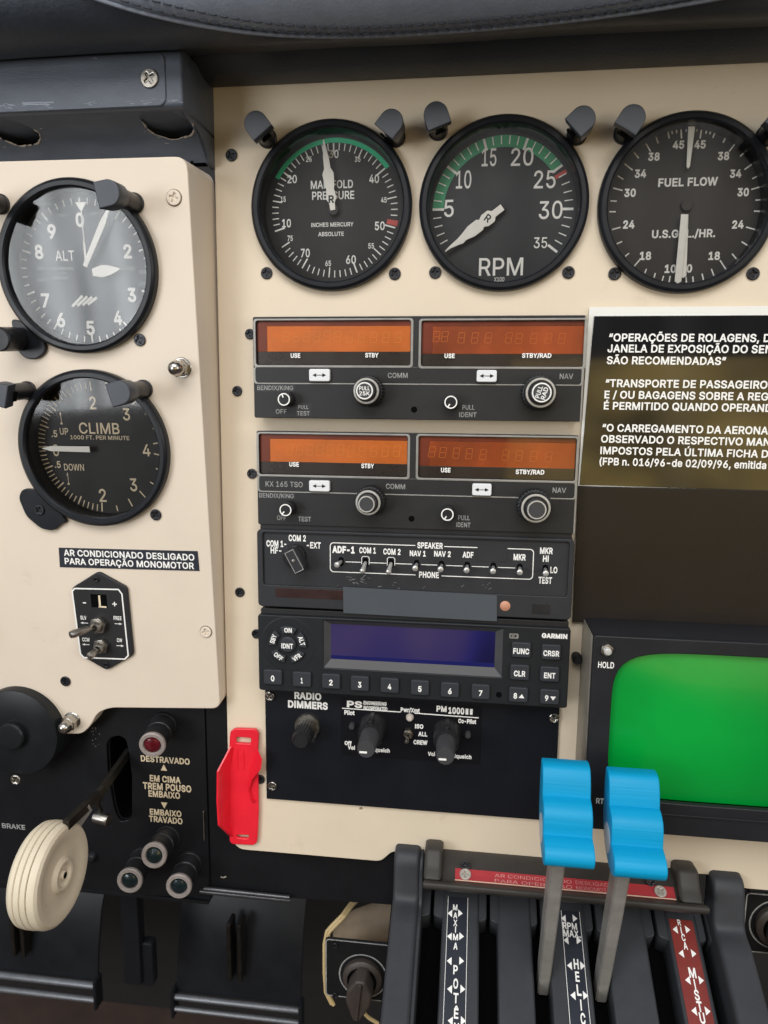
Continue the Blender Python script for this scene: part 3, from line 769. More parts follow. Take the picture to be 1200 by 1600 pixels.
# ------------------------------------------------------------------ air conditioning placard
c = LF.px(202, 873)
T = Thing('placard', 'small black adhesive placard about air conditioning in single engine operation', 'placard', LF, c.x, c.y)
a, b, d, e = T.p(92, 855.5), T.p(309, 861), T.p(312, 892), T.p(94, 886)
T.part('plate', plate([tuple(a), tuple(e), tuple(d), tuple(b)], 0, .35, .1), STRIPB)
words(T, [('AR CONDICIONADO DESLIGADO', 201, 866.8, 9.2, 203), ('PARA OPERAÇÃO MONOMOTOR', 201.5, 880, 9.2, 201)], .42, 0, bold=.022)

# ------------------------------------------------------------------ gauges
RB = 39.0


def gauge_body(name, label, frame, c, dial=DIAL, tabs=None, cat='gauge'):
    t = Thing(name, label, cat, frame, c[0], c[1])
    t.part('bezel', lathe([(RB - 2, -2), (RB - .3, -2), (RB, -1.5), (RB, 3.4), (RB - .5, 4.3), (RB - 1.6, 5.0), (RB - 3.4, 5.0), (RB - 4.1, 4.2), (RB - 4.2, 3.0), (RB - 4.4, -6.5), (RB - 4.0, -7.2), (RB - 2, -7.2), (RB - 2, -2)], 96), BEZEL)
    t.part('dial', lathe([(RB - 4.1, -6.2), (0, -6.2)], 64), dial)
    t.part('glass', lathe([(RB - 4.0, 2.6), (0, 2.6)], 64), GLASS, smooth=0)
    return t


def pol(r, a):                                   # a in degrees clockwise from the top
    return (r * math.sin(math.radians(a)), r * math.cos(math.radians(a)))


def tick(r0, r1, a, wd, z=-6.05):
    return stroke([pol(r0, a), pol(r1, a)], wd, z)


def arc(r0, r1, a0, a1, z, n=40):
    o = [pol(r1, a0 + (a1 - a0) * i / n) for i in range(n + 1)] + [pol(r0, a1 - (a1 - a0) * i / n) for i in range(n + 1)]
    return sheet(o, z)


def glyph_list(t, lst, bold=.02, z=-6.0, hp=-6):
    gs = []
    for it in lst:
        s_, x, y, hh = it[:4]; ww = it[4] if len(it) > 4 else None
        rot = math.radians(it[5]) if len(it) > 5 else 0
        a = t.p(x, y, hp)
        e1 = (t.p(x + 5, y, hp) - t.p(x - 5, y, hp)).length / 10; e2 = (t.p(x, y + 5, hp) - t.p(x, y - 5, hp)).length / 10
        gs.append(text(s_, a.x, a.y, z, hh * e2, ww * e1 if ww else None, rot, bold))
    return join(*gs)


def needle(t, name, pts, z, m=NEEDLE, th=.5):
    return t.part(name, plate(pts, z, z + th, .12), m)


def rotp(pts, a, r0=(0, 0)):
    """Points given along +y turned clockwise by a degrees."""
    s_, c_ = math.sin(math.radians(a)), math.cos(math.radians(a))
    return [(r0[0] + x * c_ + y * s_, r0[1] - x * s_ + y * c_) for x, y in pts]


# manifold pressure
t = gauge_body('manifold_gauge', 'round black manifold pressure gauge with thin green arc at its top', PF, GA['mp'], DIAL)
V2A = lambda v: (v - 30) * 5.30 - .5
t.part('green_arc', arc(31.5, 33.7, V2A(18.6), V2A(40.2), -6.05), GREEN, smooth=0)
t.part('red_line', arc(26.6, 32.0, V2A(48.8), V2A(49.7), -6.0, 6), REDP, smooth=0)
g = []
for v in range(9, 76):
    big = v % 10 == 0; mid = v % 5 == 0
    if v < 9.5: continue
    g.append(tick(26.0 if big else 26.6 if mid else 28.0, 31.3, V2A(v), .75 if big else .62 if mid else .5))
t.part('scale_ticks', join(*g), WHITE, smooth=0, weld=False)
mk = lambda x, y: (350 + x / 3.871, 130 + y / 3.871)
L_ = [('30', 664, 428, 12, 15), ('20', 412, 580, 12, 15), ('40', 908, 578, 12.5, 15.5), ('10', 378, 847, 12, 14), ('50', 942, 863, 12.5, 15.5), ('70', 492, 1027, 12.5, 14), ('60', 768, 1067, 12.5, 15.5),
      ('25', 513, 460, 8, 9), ('35', 808, 460, 8, 9), ('15', 358, 702, 8, 8), ('45', 967, 706, 8, 9), ('75', 400, 938, 8, 8), ('55', 890, 984, 8, 9), ('65', 630, 1090, 8, 9)]
t.part('numerals', glyph_list(t, [(s_, *mk(x, y), h_, w_) for s_, x, y, h_, w_ in L_], .02), WHITE, smooth=0, weld=False)
L_ = [('MANIFOLD', 652, 612, 12, 66), ('PRESSURE', 660, 678, 12, 66), ('INCHES MERCURY', 655, 855, 6.2, 66), ('ABSOLUTE', 647, 912, 6.2, 40)]
t.part('lettering', glyph_list(t, [(s_, *mk(x, y), h_, w_) for s_, x, y, h_, w_ in L_], .02), WHITE, smooth=0, weld=False)
a = -8.0
nd = needle(t, 'pointer', rotp([(-.25, 32), (-1.4, 24), (-1.6, 19), (-2.8, 16.5), (-2.4, 10.5), (-1.9, 9.5), (-2.6, 5), (-1.5, 3.0), (-1.2, -.5), (1.2, -.5), (1.5, 3.0), (2.6, 5), (1.9, 9.5), (2.4, 10.5), (2.8, 16.5), (1.6, 19), (1.4, 24), (.25, 32)], a), -2.6)
q = rotp([(0, 4.6)], a)[0]
t.part('pointer_letter', text('R', q[0], q[1], -2.02, 3.2, None, 0, .03), BLACKP, nd, smooth=0, weld=False)
t.part('hub', lathe([(0, -2.7), (2.4, -2.8), (2.6, -3.2), (2.6, -6.2)], 24), DIAL_W)

# tachometer
t = gauge_body('tachometer', 'round black RPM gauge with wide green band and needle at zero', PF, GA['rpm'], mat('dial_slate', (27, 30, 35), .55, var=.05), None)
V2A = lambda v: (v - 17.5) * 7.2 + 1.0
t.part('green_band', arc(27.9, 33.2, V2A(5), V2A(25), -6.12), GREEN_D, smooth=0)
t.part('red_line', arc(27.7, 33.4, V2A(25.55), V2A(26.05), -6.06, 6), REDP, smooth=0)
g = []
for v in range(1, 36):
    if v % 5 == 0: g.append(tick(27.7, 33.2, V2A(v), 1.15))
    else: g.append(tick(29.1, 33.0, V2A(v), .5))
t.part('scale_ticks', join(*g), WHITE, smooth=0, weld=False)
mk = lambda x, y: (640 + x / 4, 140 + y / 4)
L_ = [('5', 246, 742, 26, 15), ('10', 338, 562, 27, 24), ('15', 497, 423, 27, 23), ('20', 704, 420, 27, 35), ('25', 845, 561, 27, 34), ('30', 882, 752, 27, 37), ('35', 818, 957, 16.5, 21)]
t.part('numerals', glyph_list(t, [(s_, *mk(x, y), h_, w_) for s_, x, y, h_, w_ in L_], .008), WHITE, smooth=0, weld=False)
t.part('lettering', glyph_list(t, [('RPM', *mk(571, 1107), 27, 69), ('X100', *mk(560, 1186), 6.5, 16)], .008), WHITE, smooth=0, weld=False)
a = -126.5
nd = needle(t, 'pointer', rotp([(-.3, 33), (-.5, 30), (-1.5, 26), (-2.2, 24), (-1.8, 22), (-2.9, 18), (-2.9, 13), (-2.0, 12), (-3.1, 10), (-3.1, 6.5), (-1.6, 5), (-1.6, 0), (1.6, 0), (1.6, 5), (3.1, 6.5), (3.1, 10), (2.0, 12), (2.9, 13), (2.9, 18), (1.8, 22), (1.2, 25), (.8, 30), (.3, 33)], a), -2.6)
q = rotp([(0, 8.3)], a)[0]
t.part('pointer_letter', text('R', q[0], q[1], -2.02, 3.2, None, math.radians(-35), .02), BLACKP, nd, smooth=0, weld=False)
t.part('hub', lathe([(0, -2.7), (1.6, -2.8), (1.8, -3.2), (1.8, -6.2)], 24), DIAL)

# fuel flow
t = gauge_body('fuel_flow_gauge', 'round black fuel flow gauge with two white needles, at the right edge', PF, GA['ff'], DIAL_W)
mk = lambda x, y: (900 + x / 4, 130 + y / 4)
SEG = [((575, 300), (582, 345)), ((598, 290), (603, 318)), ((627, 285), (630, 313)), ((656, 280), (660, 345)), ((688, 278), (690, 303)), ((756, 276), (754, 303)), ((786, 280), (776, 345)), ((818, 285), (812, 315)), ((846, 287), (836, 318)), ((872, 297), (855, 342)),
       ((500, 335), (514, 375)), ((437, 377), (466, 427)), ((362, 432), (392, 468)), ((303, 503), (354, 543)), ((260, 578), (296, 601)), ((232, 655), (291, 670)), ((216, 735), (255, 737)), ((208, 803), (249, 803)), ((226, 915), (279, 900)), ((254, 1004), (289, 989)), ((308, 1082), (332, 1062)), ((365, 1143), (397, 1105)), ((430, 1187), (441, 1160)), ((488, 1216), (496, 1186)), ((538, 1236), (548, 1204)), ((582, 1244), (589, 1204)), ((690, 1246), (688, 1210)), ((733, 1242), (730, 1208)), ((797, 1230), (788, 1190)), ((862, 1203), (846, 1160)), ((935, 1160), (900, 1106)), ((1005, 1101), (976, 1066)), ((1073, 1014), (1035, 990)), ((1122, 915), (1063, 899)), ((1158, 801), (1113, 799)), ((1166, 727), (1122, 731)), ((1158, 645), (1096, 664)), ((1146, 574), (1102, 597)), ((1108, 500), (1053, 540)), ((1056, 428), (1026, 458)), ((995, 377), (957, 427)), ((941, 328), (919, 372))]
g = []
for a, b in SEG:
    pa, pb = t.p(*mk(*a), -6), t.p(*mk(*b), -6)
    g.append(stroke([pa, pb], .62, -6.05))
t.part('scale_ticks', join(*g), WHITE, smooth=0, weld=False)
L_ = [('45', 641, 385), ('45', 775, 383), ('38', 487, 459), ('38', 922, 455), ('34', 403, 565), ('34', 998, 565), ('30', 338, 685), ('30', 1045, 681), ('24', 330, 883), ('24', 1012, 883), ('18', 434, 1079), ('18', 864, 1079), ('10', 590, 1160), ('10', 690, 1158)]
t.part('numerals', glyph_list(t, [(s_, *mk(x, y), 11.5, 18) for s_, x, y in L_], .035), WHITE, smooth=0, weld=False)
t.part('lettering', glyph_list(t, [('FUEL FLOW', *mk(700, 617), 12, 93), ('U.S.GAL./HR.', *mk(672, 940), 11.5, 99)], .03), WHITE, smooth=0, weld=False)
for p0, p1, w0, w1, z in (((722, 272), (700, 522), 1.5, .85, -3.4), ((678, 820), (636, 1240), 1.6, 1.7, -2.8), ((684, 825), (670, 1205), 1.2, 1.5, -3.8)):
    A_, B_ = t.p(*mk(*p0), z), t.p(*mk(*p1), z)
    dd = (B_ - A_).normalized(); nn = Vector((-dd.y, dd.x))
    needle(t, 'pointer', [tuple(A_ + nn * w0), tuple(A_ - nn * w0), tuple(B_ - nn * w1 * .9), tuple(B_ + dd * 1.0), tuple(B_ + nn * w1 * .9)], z)
t.part('hub', lathe([(0, -3.9), (2.4, -4.0), (2.6, -4.2), (2.6, -6.2)], 24), DIAL_W, loc=(t.p(1072, 322, -6).x, t.p(1072, 322, -6).y, 0))

# altimeter
DA = mat('altimeter_dial', (66, 68, 74), .5, var=.06)
t = gauge_body('altimeter', 'round altimeter with pale reflecting dial marked ALT and three white hands', LF, A_C, DA)
mk = lambda x, y: (x / 3.243, 250 + y / 3.243)
oc = t.p(133.5, 428, -6)
g = []
for i in range(50):
    a = i * 7.2
    s_ = tick(30.2 if i % 5 else 28.8, 33.0, a, .65 if i % 5 else .9)
    g.append(([(x + oc.x * .5, y + oc.y * .5, z) for x, y, z in s_[0]], s_[1]))
t.part('scale_ticks', join(*g), WHITE, smooth=0, weld=False)
L_ = [('0', 404, 303), ('9', 262, 362), ('8', 197, 466), ('7', 230, 712), ('6', 308, 811), ('5', 458, 851), ('4', 597, 800), ('3', 668, 684), ('2', 646, 463)]
t.part('numerals', glyph_list(t, [(s_, *mk(x, y), 20, 13) for s_, x, y in L_], .03), WHITE, smooth=0, weld=False)
t.part('lettering', glyph_list(t, [('ALT', *mk(328, 485), 15.5, 30)], .008), WHITE, smooth=0, weld=False)
g = glyph_list(t, [('1000 FT', *mk(322, 280), 4, 20), ('100 FT', *mk(490, 270), 4, 20), ('CALIBRATED', *mk(320, 550), 4, 34), ('TO', *mk(320, 575), 4, 8), ('20000 FEET', *mk(305, 598), 4, 26), ('10000 FT', *mk(215, 550), 4.5, 18), ('1000 FT', *mk(215, 608), 4.5, 18), ('INCHES', *mk(648, 552), 5, 21), ('300', *mk(722, 566), 6, 12), ('299', *mk(722, 628), 6, 12)], .01)
t.part('small_lettering', g, mat('faded_print', (170, 170, 172), .7, var=.2), smooth=0, weld=False)
hx = []
for i in range(4):
    a_, b_ = t.p(*mk(366 + i * 26, 742 - i * 3), -6), t.p(*mk(418 + i * 24, 688 + i * 3), -6)
    hx.append(stroke([a_, b_], 1.3, -6.03))
t.part('hatched_flag', join(*hx), WHITE, smooth=0, weld=False)
pc = t.p(*mk(432, 540), -2)
x0, y0 = pc.x, pc.y
needle(t, 'hundreds_hand', rotp([(-1.1, 0), (-1.3, 8), (-1.5, 22), (-.4, 30), (.4, 30), (1.5, 22), (1.3, 8), (1.1, 0)], 29.5, (x0, y0)), -2.0)
needle(t, 'thousands_hand', rotp([(-1.6, 3.2), (-2.8, 8), (-2.2, 12), (0, 17.6), (2.2, 12), (2.8, 8), (1.6, 3.2)], 84, (x0, y0 - 3.0)), -2.6)
needle(t, 'ten_thousands_hand', rotp([(-.5, 0), (-.5, 10), (-.2, 11), (-.2, 24.5), (-2.8, 28.5), (2.8, 28.5), (.2, 24.5), (.2, 11), (.5, 10), (.5, 0)], 0.5, (x0, y0)), -3.2)
for ax, ay in ((178, 292), (240, 900)):        # dark corners of the mask inside the case
    pass
q = t.p(*mk(165, 960), 1)
t.part('bezel_lobe', plate(round_poly([tuple(t.p(*mk(60, 800), 1)), tuple(t.p(*mk(90, 960), 1)), tuple(t.p(*mk(135, 1010), 1)), tuple(t.p(*mk(195, 1010), 1)), tuple(t.p(*mk(245, 965), 1)), tuple(t.p(*mk(200, 850), 1))], 3), -2, 2.2, .5), BEZEL)
kq = t.p(8, 530, 18)
k_ = t.part('setting_knob', join(lathe([(5.2, 4), (5.6, 4.6), (5.6, 17.2), (5.0, 18), (0, 18)], 36), lathe([(3, 0), (3, 5)], 20)), KNOBB, loc=(kq.x - 3.5, kq.y, 0))

# climb gauge
t = gauge_body('climb_gauge', 'round black vertical speed gauge marked CLIMB with one horizontal cream needle', LF, V_C, DIAL)
mk = lambda x, y: (x / 3.243, 550 + y / 3.243)
vc = t.p(*mk(497, 492), -6)


def vang(v):
    a = [0, .5, 1, 1.5, 2, 3, 4]; b = [0, 20, 40, 63, 86, 131, 176]
    for i in range(6):
        if abs(v) <= a[i + 1]:
            r = b[i] + (b[i + 1] - b[i]) * (abs(v) - a[i]) / (a[i + 1] - a[i]); break
    return -90 + (r if v >= 0 else -r)


g = []
for i in range(-20, 21):
    v = i / 10
    s_ = tick(28.6 if i % 5 == 0 else 29.8, 33.4, vang(v), .7 if i % 5 == 0 else .5)
    g.append(s_)
for v in (2.33, 2.66, 3, 3.33, 3.66):
    for q in (v, -v):
        g.append(tick(29.0 if abs(v - 3) < .01 or abs(v - 2.66) < .01 else 30.4, 33.4, vang(q), .6))
g.append(stroke([pol(28.4, 85), pol(33, 84), pol(33, 96), pol(28.4, 95)], .6, -6.05))
t.part('scale_ticks', ([(x + vc.x * .4, y + vc.y * .4, z) for x, y, z in join(*g)[0]], join(*g)[1]), WARMW, smooth=0, weld=False)
L_ = [('2', 470, 258, 19, 10), ('3', 640, 316, 18, 11), ('4', 742, 498, 18, 12), ('3', 676, 673, 19, 11), ('2', 520, 727, 19, 11), ('1', 345, 642, 18, 3), ('1', 309, 336, 18, 3), ('.5', 275, 414, 10, 9), ('.5', 292, 570, 10, 9), ('0', 283, 498, 17, 10)]
t.part('numerals', glyph_list(t, [(s_, *mk(x, y), h_, w_) for s_, x, y, h_, w_ in L_], .012), WARMW, smooth=0, weld=False)
t.part('lettering', glyph_list(t, [('CLIMB', *mk(502, 387), 16.5, 63), ('UP', *mk(324, 402), 10, 13), ('DOWN', *mk(375, 584), 10, 31), ('1000 FT. PER MINUTE', *mk(505, 434), 6, 92)], .01), WARMW, smooth=0, weld=False)
A_, B_ = t.p(*mk(212, 488), -2.5), t.p(*mk(457, 493), -2.5)
needle(t, 'pointer', [(A_.x, A_.y), (A_.x + 5, A_.y + 1.3), (B_.x, B_.y + 1.5), (B_.x, B_.y - 1.5), (A_.x + 5, A_.y - 1.3)], -2.5)
t.part('bezel_lobe', plate(round_poly([tuple(t.p(*mk(*q), 1)) for q in ((120, 690), (100, 735), (140, 830), (215, 893), (280, 905), (315, 870), (345, 862), (250, 700))], 2.5), -2, 2.4, .5), BEZEL)
q = t.p(*mk(200, 800), 2.5); screw(t, q.x, q.y, 2.4, 2.8, SCREWB)

# small piece of a third gauge at the left edge
t = gauge_body('edge_gauge', 'sliver of a black round gauge cut off by the left edge', LF, E_C, DIAL)
t.part('rim_line', ring(RB - 2.6, RB - 2.1, 5.05, 96), WHITE, smooth=0)

# ------------------------------------------------------------------ post lights
def make_post(label, frame, x, y, h, ang, stem_only=False):
    q = frame.px(x, y, h)
    t = Thing('post_light', label, 'post light', frame, q.x, q.y, 0, 'black eyebrow post lights round the gauges')
    t.part('stem', lathe([(4.6, 0), (4.6, 1.2), (4.1, 1.6), (4.1, h - 9.5), (4.4, h - 9), (4.4, h - 8)], 28), KNOBB)
    # hood: rounded one end, cut square towards the gauge, sloping under-cut
    o = [(5.4 * math.cos(a_), 5.4 * math.sin(a_)) for a_ in [PI * i / 14 for i in range(15)]] + [(-5.4, -5.4), (5.4, -5.4)]
    v, f = plate(o, h - 9, h, .5, 2)
    v = [(a_, b_ + (1.8 if b_ < -4 and c_ < h - 5 else 0), c_) for a_, b_, c_ in v]
    hd = t.part('hood', xf((v, f), Matrix.Rotation(math.radians(-ang), 4, 'Z')), mat_post)
    t.part('lens', xf(plate(rrect(-2.4, -6.0, 2.4, -5.2, .3), h - 7.2, h - 5.4, .1), Matrix.Rotation(math.radians(-ang), 4, 'Z')), VOID, hd)
    return t


mat_post = mat('post_light_black', (58, 62, 70), .42, var=.1, vscale=120, bump=.08)
post_pos = [('black post light at upper left of the manifold pressure gauge', PF, 399, 192, 20, -38),
            ('black post light at upper right of the manifold pressure gauge', PF, 611, 189.5, 20, 40),
            ('black post light at upper left of the RPM gauge', PF, 681, 178, 20, -20),
            ('black post light at upper right of the RPM gauge', PF, 911, 185, 20, 48),
            ('black post light at upper left of the fuel flow gauge', PF, 989, 183, 20, 32),
            ('black post light at upper right of the fuel flow gauge, cut by frame', PF, 1226, 186, 20, 40),
            ('black post light overlapping the upper right rim of the altimeter', LF, 168, 301, 25, 80),
            ('black post light left of the altimeter, mostly outside the frame', LF, -56, 303, 25, -60),
            ('black post light overlapping the upper right rim of the climb gauge', LF, 186, 614, 25, 75),
            ('black post light at the left edge, level with the climb gauge top', LF, -7, 616, 25, -75)]
for a in post_pos: make_post(*a)


# ------------------------------------------------------------------ navigation and communication radios
def seven(t, x, y, h_px, w_px, z, hp, lst='abcdefg', lean=.12):
    a = t.p(x, y, hp)
    e1 = (t.p(x + 5, y, hp) - t.p(x - 5, y, hp)).length / 10; e2 = (t.p(x, y + 5, hp) - t.p(x, y - 5, hp)).length / 10
    H, W = h_px * e2 / 2, w_px * e1 / 2
    P_ = {'a': ((-W, H), (W, H)), 'g': ((-W, 0), (W, 0)), 'd': ((-W, -H), (W, -H)), 'f': ((-W, H), (-W, 0)), 'b': ((W, H), (W, 0)), 'e': ((-W, 0), (-W, -H)), 'c': ((W, 0), (W, -H))}
    g = []
    for k in lst:
        p0, p1 = Vector(P_[k][0]), Vector(P_[k][1])
        d = (p1 - p0).normalized() * .12
        p0, p1 = p0 + d, p1 - d
        g.append(stroke([(a.x + p0.x + p0.y * lean, a.y + p0.y), (a.x + p1.x + p1.y * lean, a.y + p1.y)], .28, z))
    return join(*g)


def concentric(t, base, front, h0, r1, r2, hb, h1, h2, legend=None, rot=0, name='tuning_knob', label=None):
    """Outer knurled knob, inner knob and their pale rings; base and front are photo points."""
    c = t.p(front[0], front[1], h0 + h2)
    b = t.part(name, join(plate(knurl(r1 * 1.15, 28, .7), h0, h0 + hb, .5, 1), lathe([(r1, h0 + hb - .2), (r1, h0 + h1 - 1), (r1 - .8, h0 + h1), (0, h0 + h1)], 48)), KNOBB, loc=(c.x, c.y, 0), label=label)
    t.part('knob_ring', lathe([(r1 - 1.5, h0 + h1 + .05), (r1 - 1.3, h0 + h1 + .2), (r1 - .75, h0 + h1 + .2), (r1 - .45, h0 + h1 - .1)], 48), RINGM, b)
    k = t.part('inner_knob', join(lathe([(r2, h0 + h1 - .2), (r2, h0 + h2 - .8), (r2 - .6, h0 + h2), (0, h0 + h2)], 40)), KNOBG, b)
    t.part('inner_ring', lathe([(r2 - 1.0, h0 + h2 - .02), (r2 - .85, h0 + h2 + .15), (r2 - .45, h0 + h2 + .12), (r2 - .3, h0 + h2 - .2)], 40), RINGM if not legend else WHITE, b)
    if legend:
        a, c_ = legend
        rr = math.radians(rot)
        g = []
        for s_, o in ((a, r2 * .27), (c_, -r2 * .27)):
            g.append(text(s_, -o * math.sin(rr), o * math.cos(rr), h0 + h2 + .06, r2 * .40, r2 * 1.15, rr, .015))
        t.part('knob_legend', join(*g), WHITE, b, smooth=0, weld=False)
    return b


def small_knob(t, front, h0, r, hh, name='volume_knob', mark=225):
    c = t.p(front[0], front[1], h0 + hh)
    b = t.part(name, join(plate(knurl(r * 1.12, 24, .25), h0, h0 + hh * .65, .3, 1), lathe([(r, h0 + hh * .6), (r, h0 + hh - .4), (r - .4, h0 + hh), (0, h0 + hh)], 32)), KNOBB, loc=(c.x, c.y, 0))
    t.part('knob_ring', ring(r - .75, r - .2, h0 + hh + .05, 32), WHITE, b, smooth=0)
    a = math.radians(mark)
    t.part('knob_mark', stroke([(math.cos(a) * r * .3, math.sin(a) * r * .3), (math.cos(a) * r * .9, math.sin(a) * r * .9)], .6, h0 + hh + .07), WHITE, b, smooth=0)
    return b


def radio(label, TLc, BRc, win_l, win_r, strip_y, swaps, knob_l, knob_r, vol_l, vol_r, hole, prints, worn, ghosts, legends):
    H = 10.0
    a, b = PF.px(*TLc, H), PF.px(*BRc, H)
    cx, cy = (a.x + b.x) / 2, (a.y + b.y) / 2
    t = Thing('navcom_radio', label, 'radio', PF, cx, cy, 0, 'pair of orange window radios')
    W, HH = (b.x - a.x) / 2, (a.y - b.y) / 2
    wl = [t.p(win_l[0], win_l[1], H), t.p(win_l[2], win_l[3], H)]; wr = [t.p(win_r[0], win_r[1], H), t.p(win_r[2], win_r[3], H)]
    o1 = rrect(wl[0].x, wl[0].y, wl[1].x, wl[1].y, 1.2); o2 = rrect(wr[0].x, wr[0].y, wr[1].x, wr[1].y, 1.2)
    t.part('case', plate(rrect(-W + .8, -HH + .3, W - .8, HH - .3, .6), -2, H - 3.2, .2), RADIO_D)
    t.part('face', plate([rrect(-W, -HH, W, HH, 1.0), o1, o2], H - 3, H, .35), RADIO)
    for i, (o, q) in enumerate(((o1, wl), (o2, wr))):
        x0, x1, yt, yb = q[0].x, q[1].x, q[0].y, q[1].y
        ysp = yb + (yt - yb) * (.31 if i == 0 else .28)
        wdw = t.part('display_window', join(plate([rrect(x0 - .2, yb - .2, x1 + .2, yt + .2, 1.2), rrect(x0 + .05, yb + .05, x1 - .05, yt - .05, 1.1)], H - 3.2, H - .15, .05)), RADIO_D)
        t.part('amber_panel', plate(rrect(x0 + .1, ysp, x1 - .1, yt - .1, .4), H - 3.4, H - 1.6, .1), ORANGE if i == 0 else ORANGE_R, wdw)
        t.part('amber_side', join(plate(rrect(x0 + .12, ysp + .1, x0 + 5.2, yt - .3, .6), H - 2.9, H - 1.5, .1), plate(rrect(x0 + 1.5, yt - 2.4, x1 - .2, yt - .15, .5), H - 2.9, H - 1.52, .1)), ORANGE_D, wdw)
        t.part('smoked_strip', plate(rrect(x0 + .1, yb + .1, x1 - .1, ysp - .02, .4), H - 3.4, H - 1.5, .1), BROWNW, wdw)
        gs = [seven(t, gx, gy, 16, 9.5, H - 1.45, H - 1.5) for gx, gy in ghosts[i]]
        t.part('display_segments', join(*gs), ORANGE_L if i == 0 else ORANGE_L2, wdw, smooth=0, weld=False)
        t.part('window_glass', sheet(rrect(x0 + .05, yb + .05, x1 - .05, yt - .05, 1.1), H - .35), GLASS_A, wdw, smooth=0)
        t.part('window_trim', plate([rrect(x0 - 1.25, yb - 1.15, x1 + 1.25, yt + 1.0, 1.5), rrect(x0 - .15, yb - .15, x1 + .15, yt + .15, 1.2)], H - .5, H + .28, .14), TRIM)
    # trim line of the lower band
    yb = t.p(640, strip_y, H).y; y2 = wl[1].y - 1.3
    t.part('band_trim', plate([rrect(-W + .05, yb - .55, W - .05, y2 + .5, 1.6), rrect(-W + 1.05, yb, W - 1.05, y2 + .35, 1.4)], H - .4, H + .22, .1), TRIM)
    t.part('side_trim', plate(rrect(W - .75, -HH + .2, W - .02, HH - .4, .1), H - .5, H + .18, .08), TRIM)
    for sx0, sy0, sx1, sy1 in swaps:
        p0, p1 = t.p(sx0, sy0, H + 2), t.p(sx1, sy1, H + 2)
        bt = t.part('swap_button', plate(rrect(p0.x, p0.y, p1.x, p1.y, .9), H - .5, H + 2.2, .45, 2), BUTTONW)
        mx, my = (p0.x + p1.x) / 2, (p0.y + p1.y) / 2
        g = [stroke([(mx - 2.2, my), (mx + 2.2, my)], .35, H + 2.26)]
        for s_ in (-1, 1): g.append(([(mx + s_ * 3.4, my, H + 2.26), (mx + s_ * 1.5, my + .95, H + 2.26), (mx + s_ * 1.5, my - .95, H + 2.26)], [(0, 1, 2) if s_ < 0 else (0, 2, 1)]))
        t.part('arrow_mark', join(*g), BLACKP, bt, smooth=0, weld=False)
    concentric(t, None, knob_l, H, 6.5, 4.3, 7, 12, 17, legends[0], 0)
    concentric(t, None, knob_r, H, 7.2, 4.7, 7, 12.5, 17.5, legends[1], 75)
    small_knob(t, vol_l, H, 3.2, 8.5, mark=110 if legends[0] else 230)
    small_knob(t, vol_r, H, 3.2, 8.5, mark=240)
    q = t.p(*hole, H)
    t.part('screw_hole', join(lathe([(1.5, H + .06), (0, H + .06)], 20)), VOID, loc=(q.x, q.y, 0), smooth=0)
    words(t, prints, H - .28, H - .3, name='window_lettering', bold=.03)
    for wd_ in worn[0]: words(t, [wd_], H + .15, H, WORN, name='faded_lettering', bold=.012)
    for x0, y0, x1, y1 in worn[1]:
        p0, p1 = t.p(x0, y0, H), t.p(x1, y1, H)
        t.part('label_tape', plate(rrect(p0.x, p0.y, p1.x, p1.y, .1), H - .02, H + .1, .03), TAPE_B, smooth=0)
    return t


TAPE_B = mat('black_label_tape', (38, 38, 40), .3, var=.1)
AQ = lambda x, y: (380 + x / 4.286, 480 + y / 4.286)
BQ = lambda x, y: (640 + x / 4.286, 480 + y / 4.286)
radio('upper radio with orange windows, its knobs reading PULL 25K and PULL RAD', (394.5, 495), (908.5, 659),
      (399.5, 501.5, 641, 571), (659, 501.5, 911.5, 573), 599.5, [(482.7, 576.4, 515.3, 596), (745, 578, 776, 597)], (569.5, 610.7), (846.5, 613.5), (443.5, 624), (704.4, 628.5), (647, 640),
      [('USE', 461.7, 555.5, 6.5, 15), ('STBY', 581, 555, 6.5, 21), ('USE', 702.5, 556, 6.5, 16), ('STBY/RAD', 838.5, 555.5, 6.5, 46)],
      ([('COMM', 621.5, 586.5, 7.5, 31), ('NAV', 885, 588, 8, 21), ('BENDIX/KING', 430, 606, 6.5, 56), ('OFF', 439.5, 643, 7, 17), ('PULL', 474, 636, 5.5, 16), ('TEST', 474, 646, 6.5, 20), ('PULL', 732, 636.5, 7, 19), ('IDENT', 731, 648, 7, 27)],
       [(402, 601, 461, 612), (463, 630, 487, 650), (716, 643, 745, 653)]),
      ([(447 + 16 * i, 526) for i in range(6)] + [(546 + 19 * i, 527) for i in range(5)], [(682, 526), (695, 526), (721, 528), (742, 528), (763, 528), (795, 528), (811, 529), (834, 529), (857, 529), (878, 529)]),
      (('PULL', '25K'), ('PULL', 'RAD')))
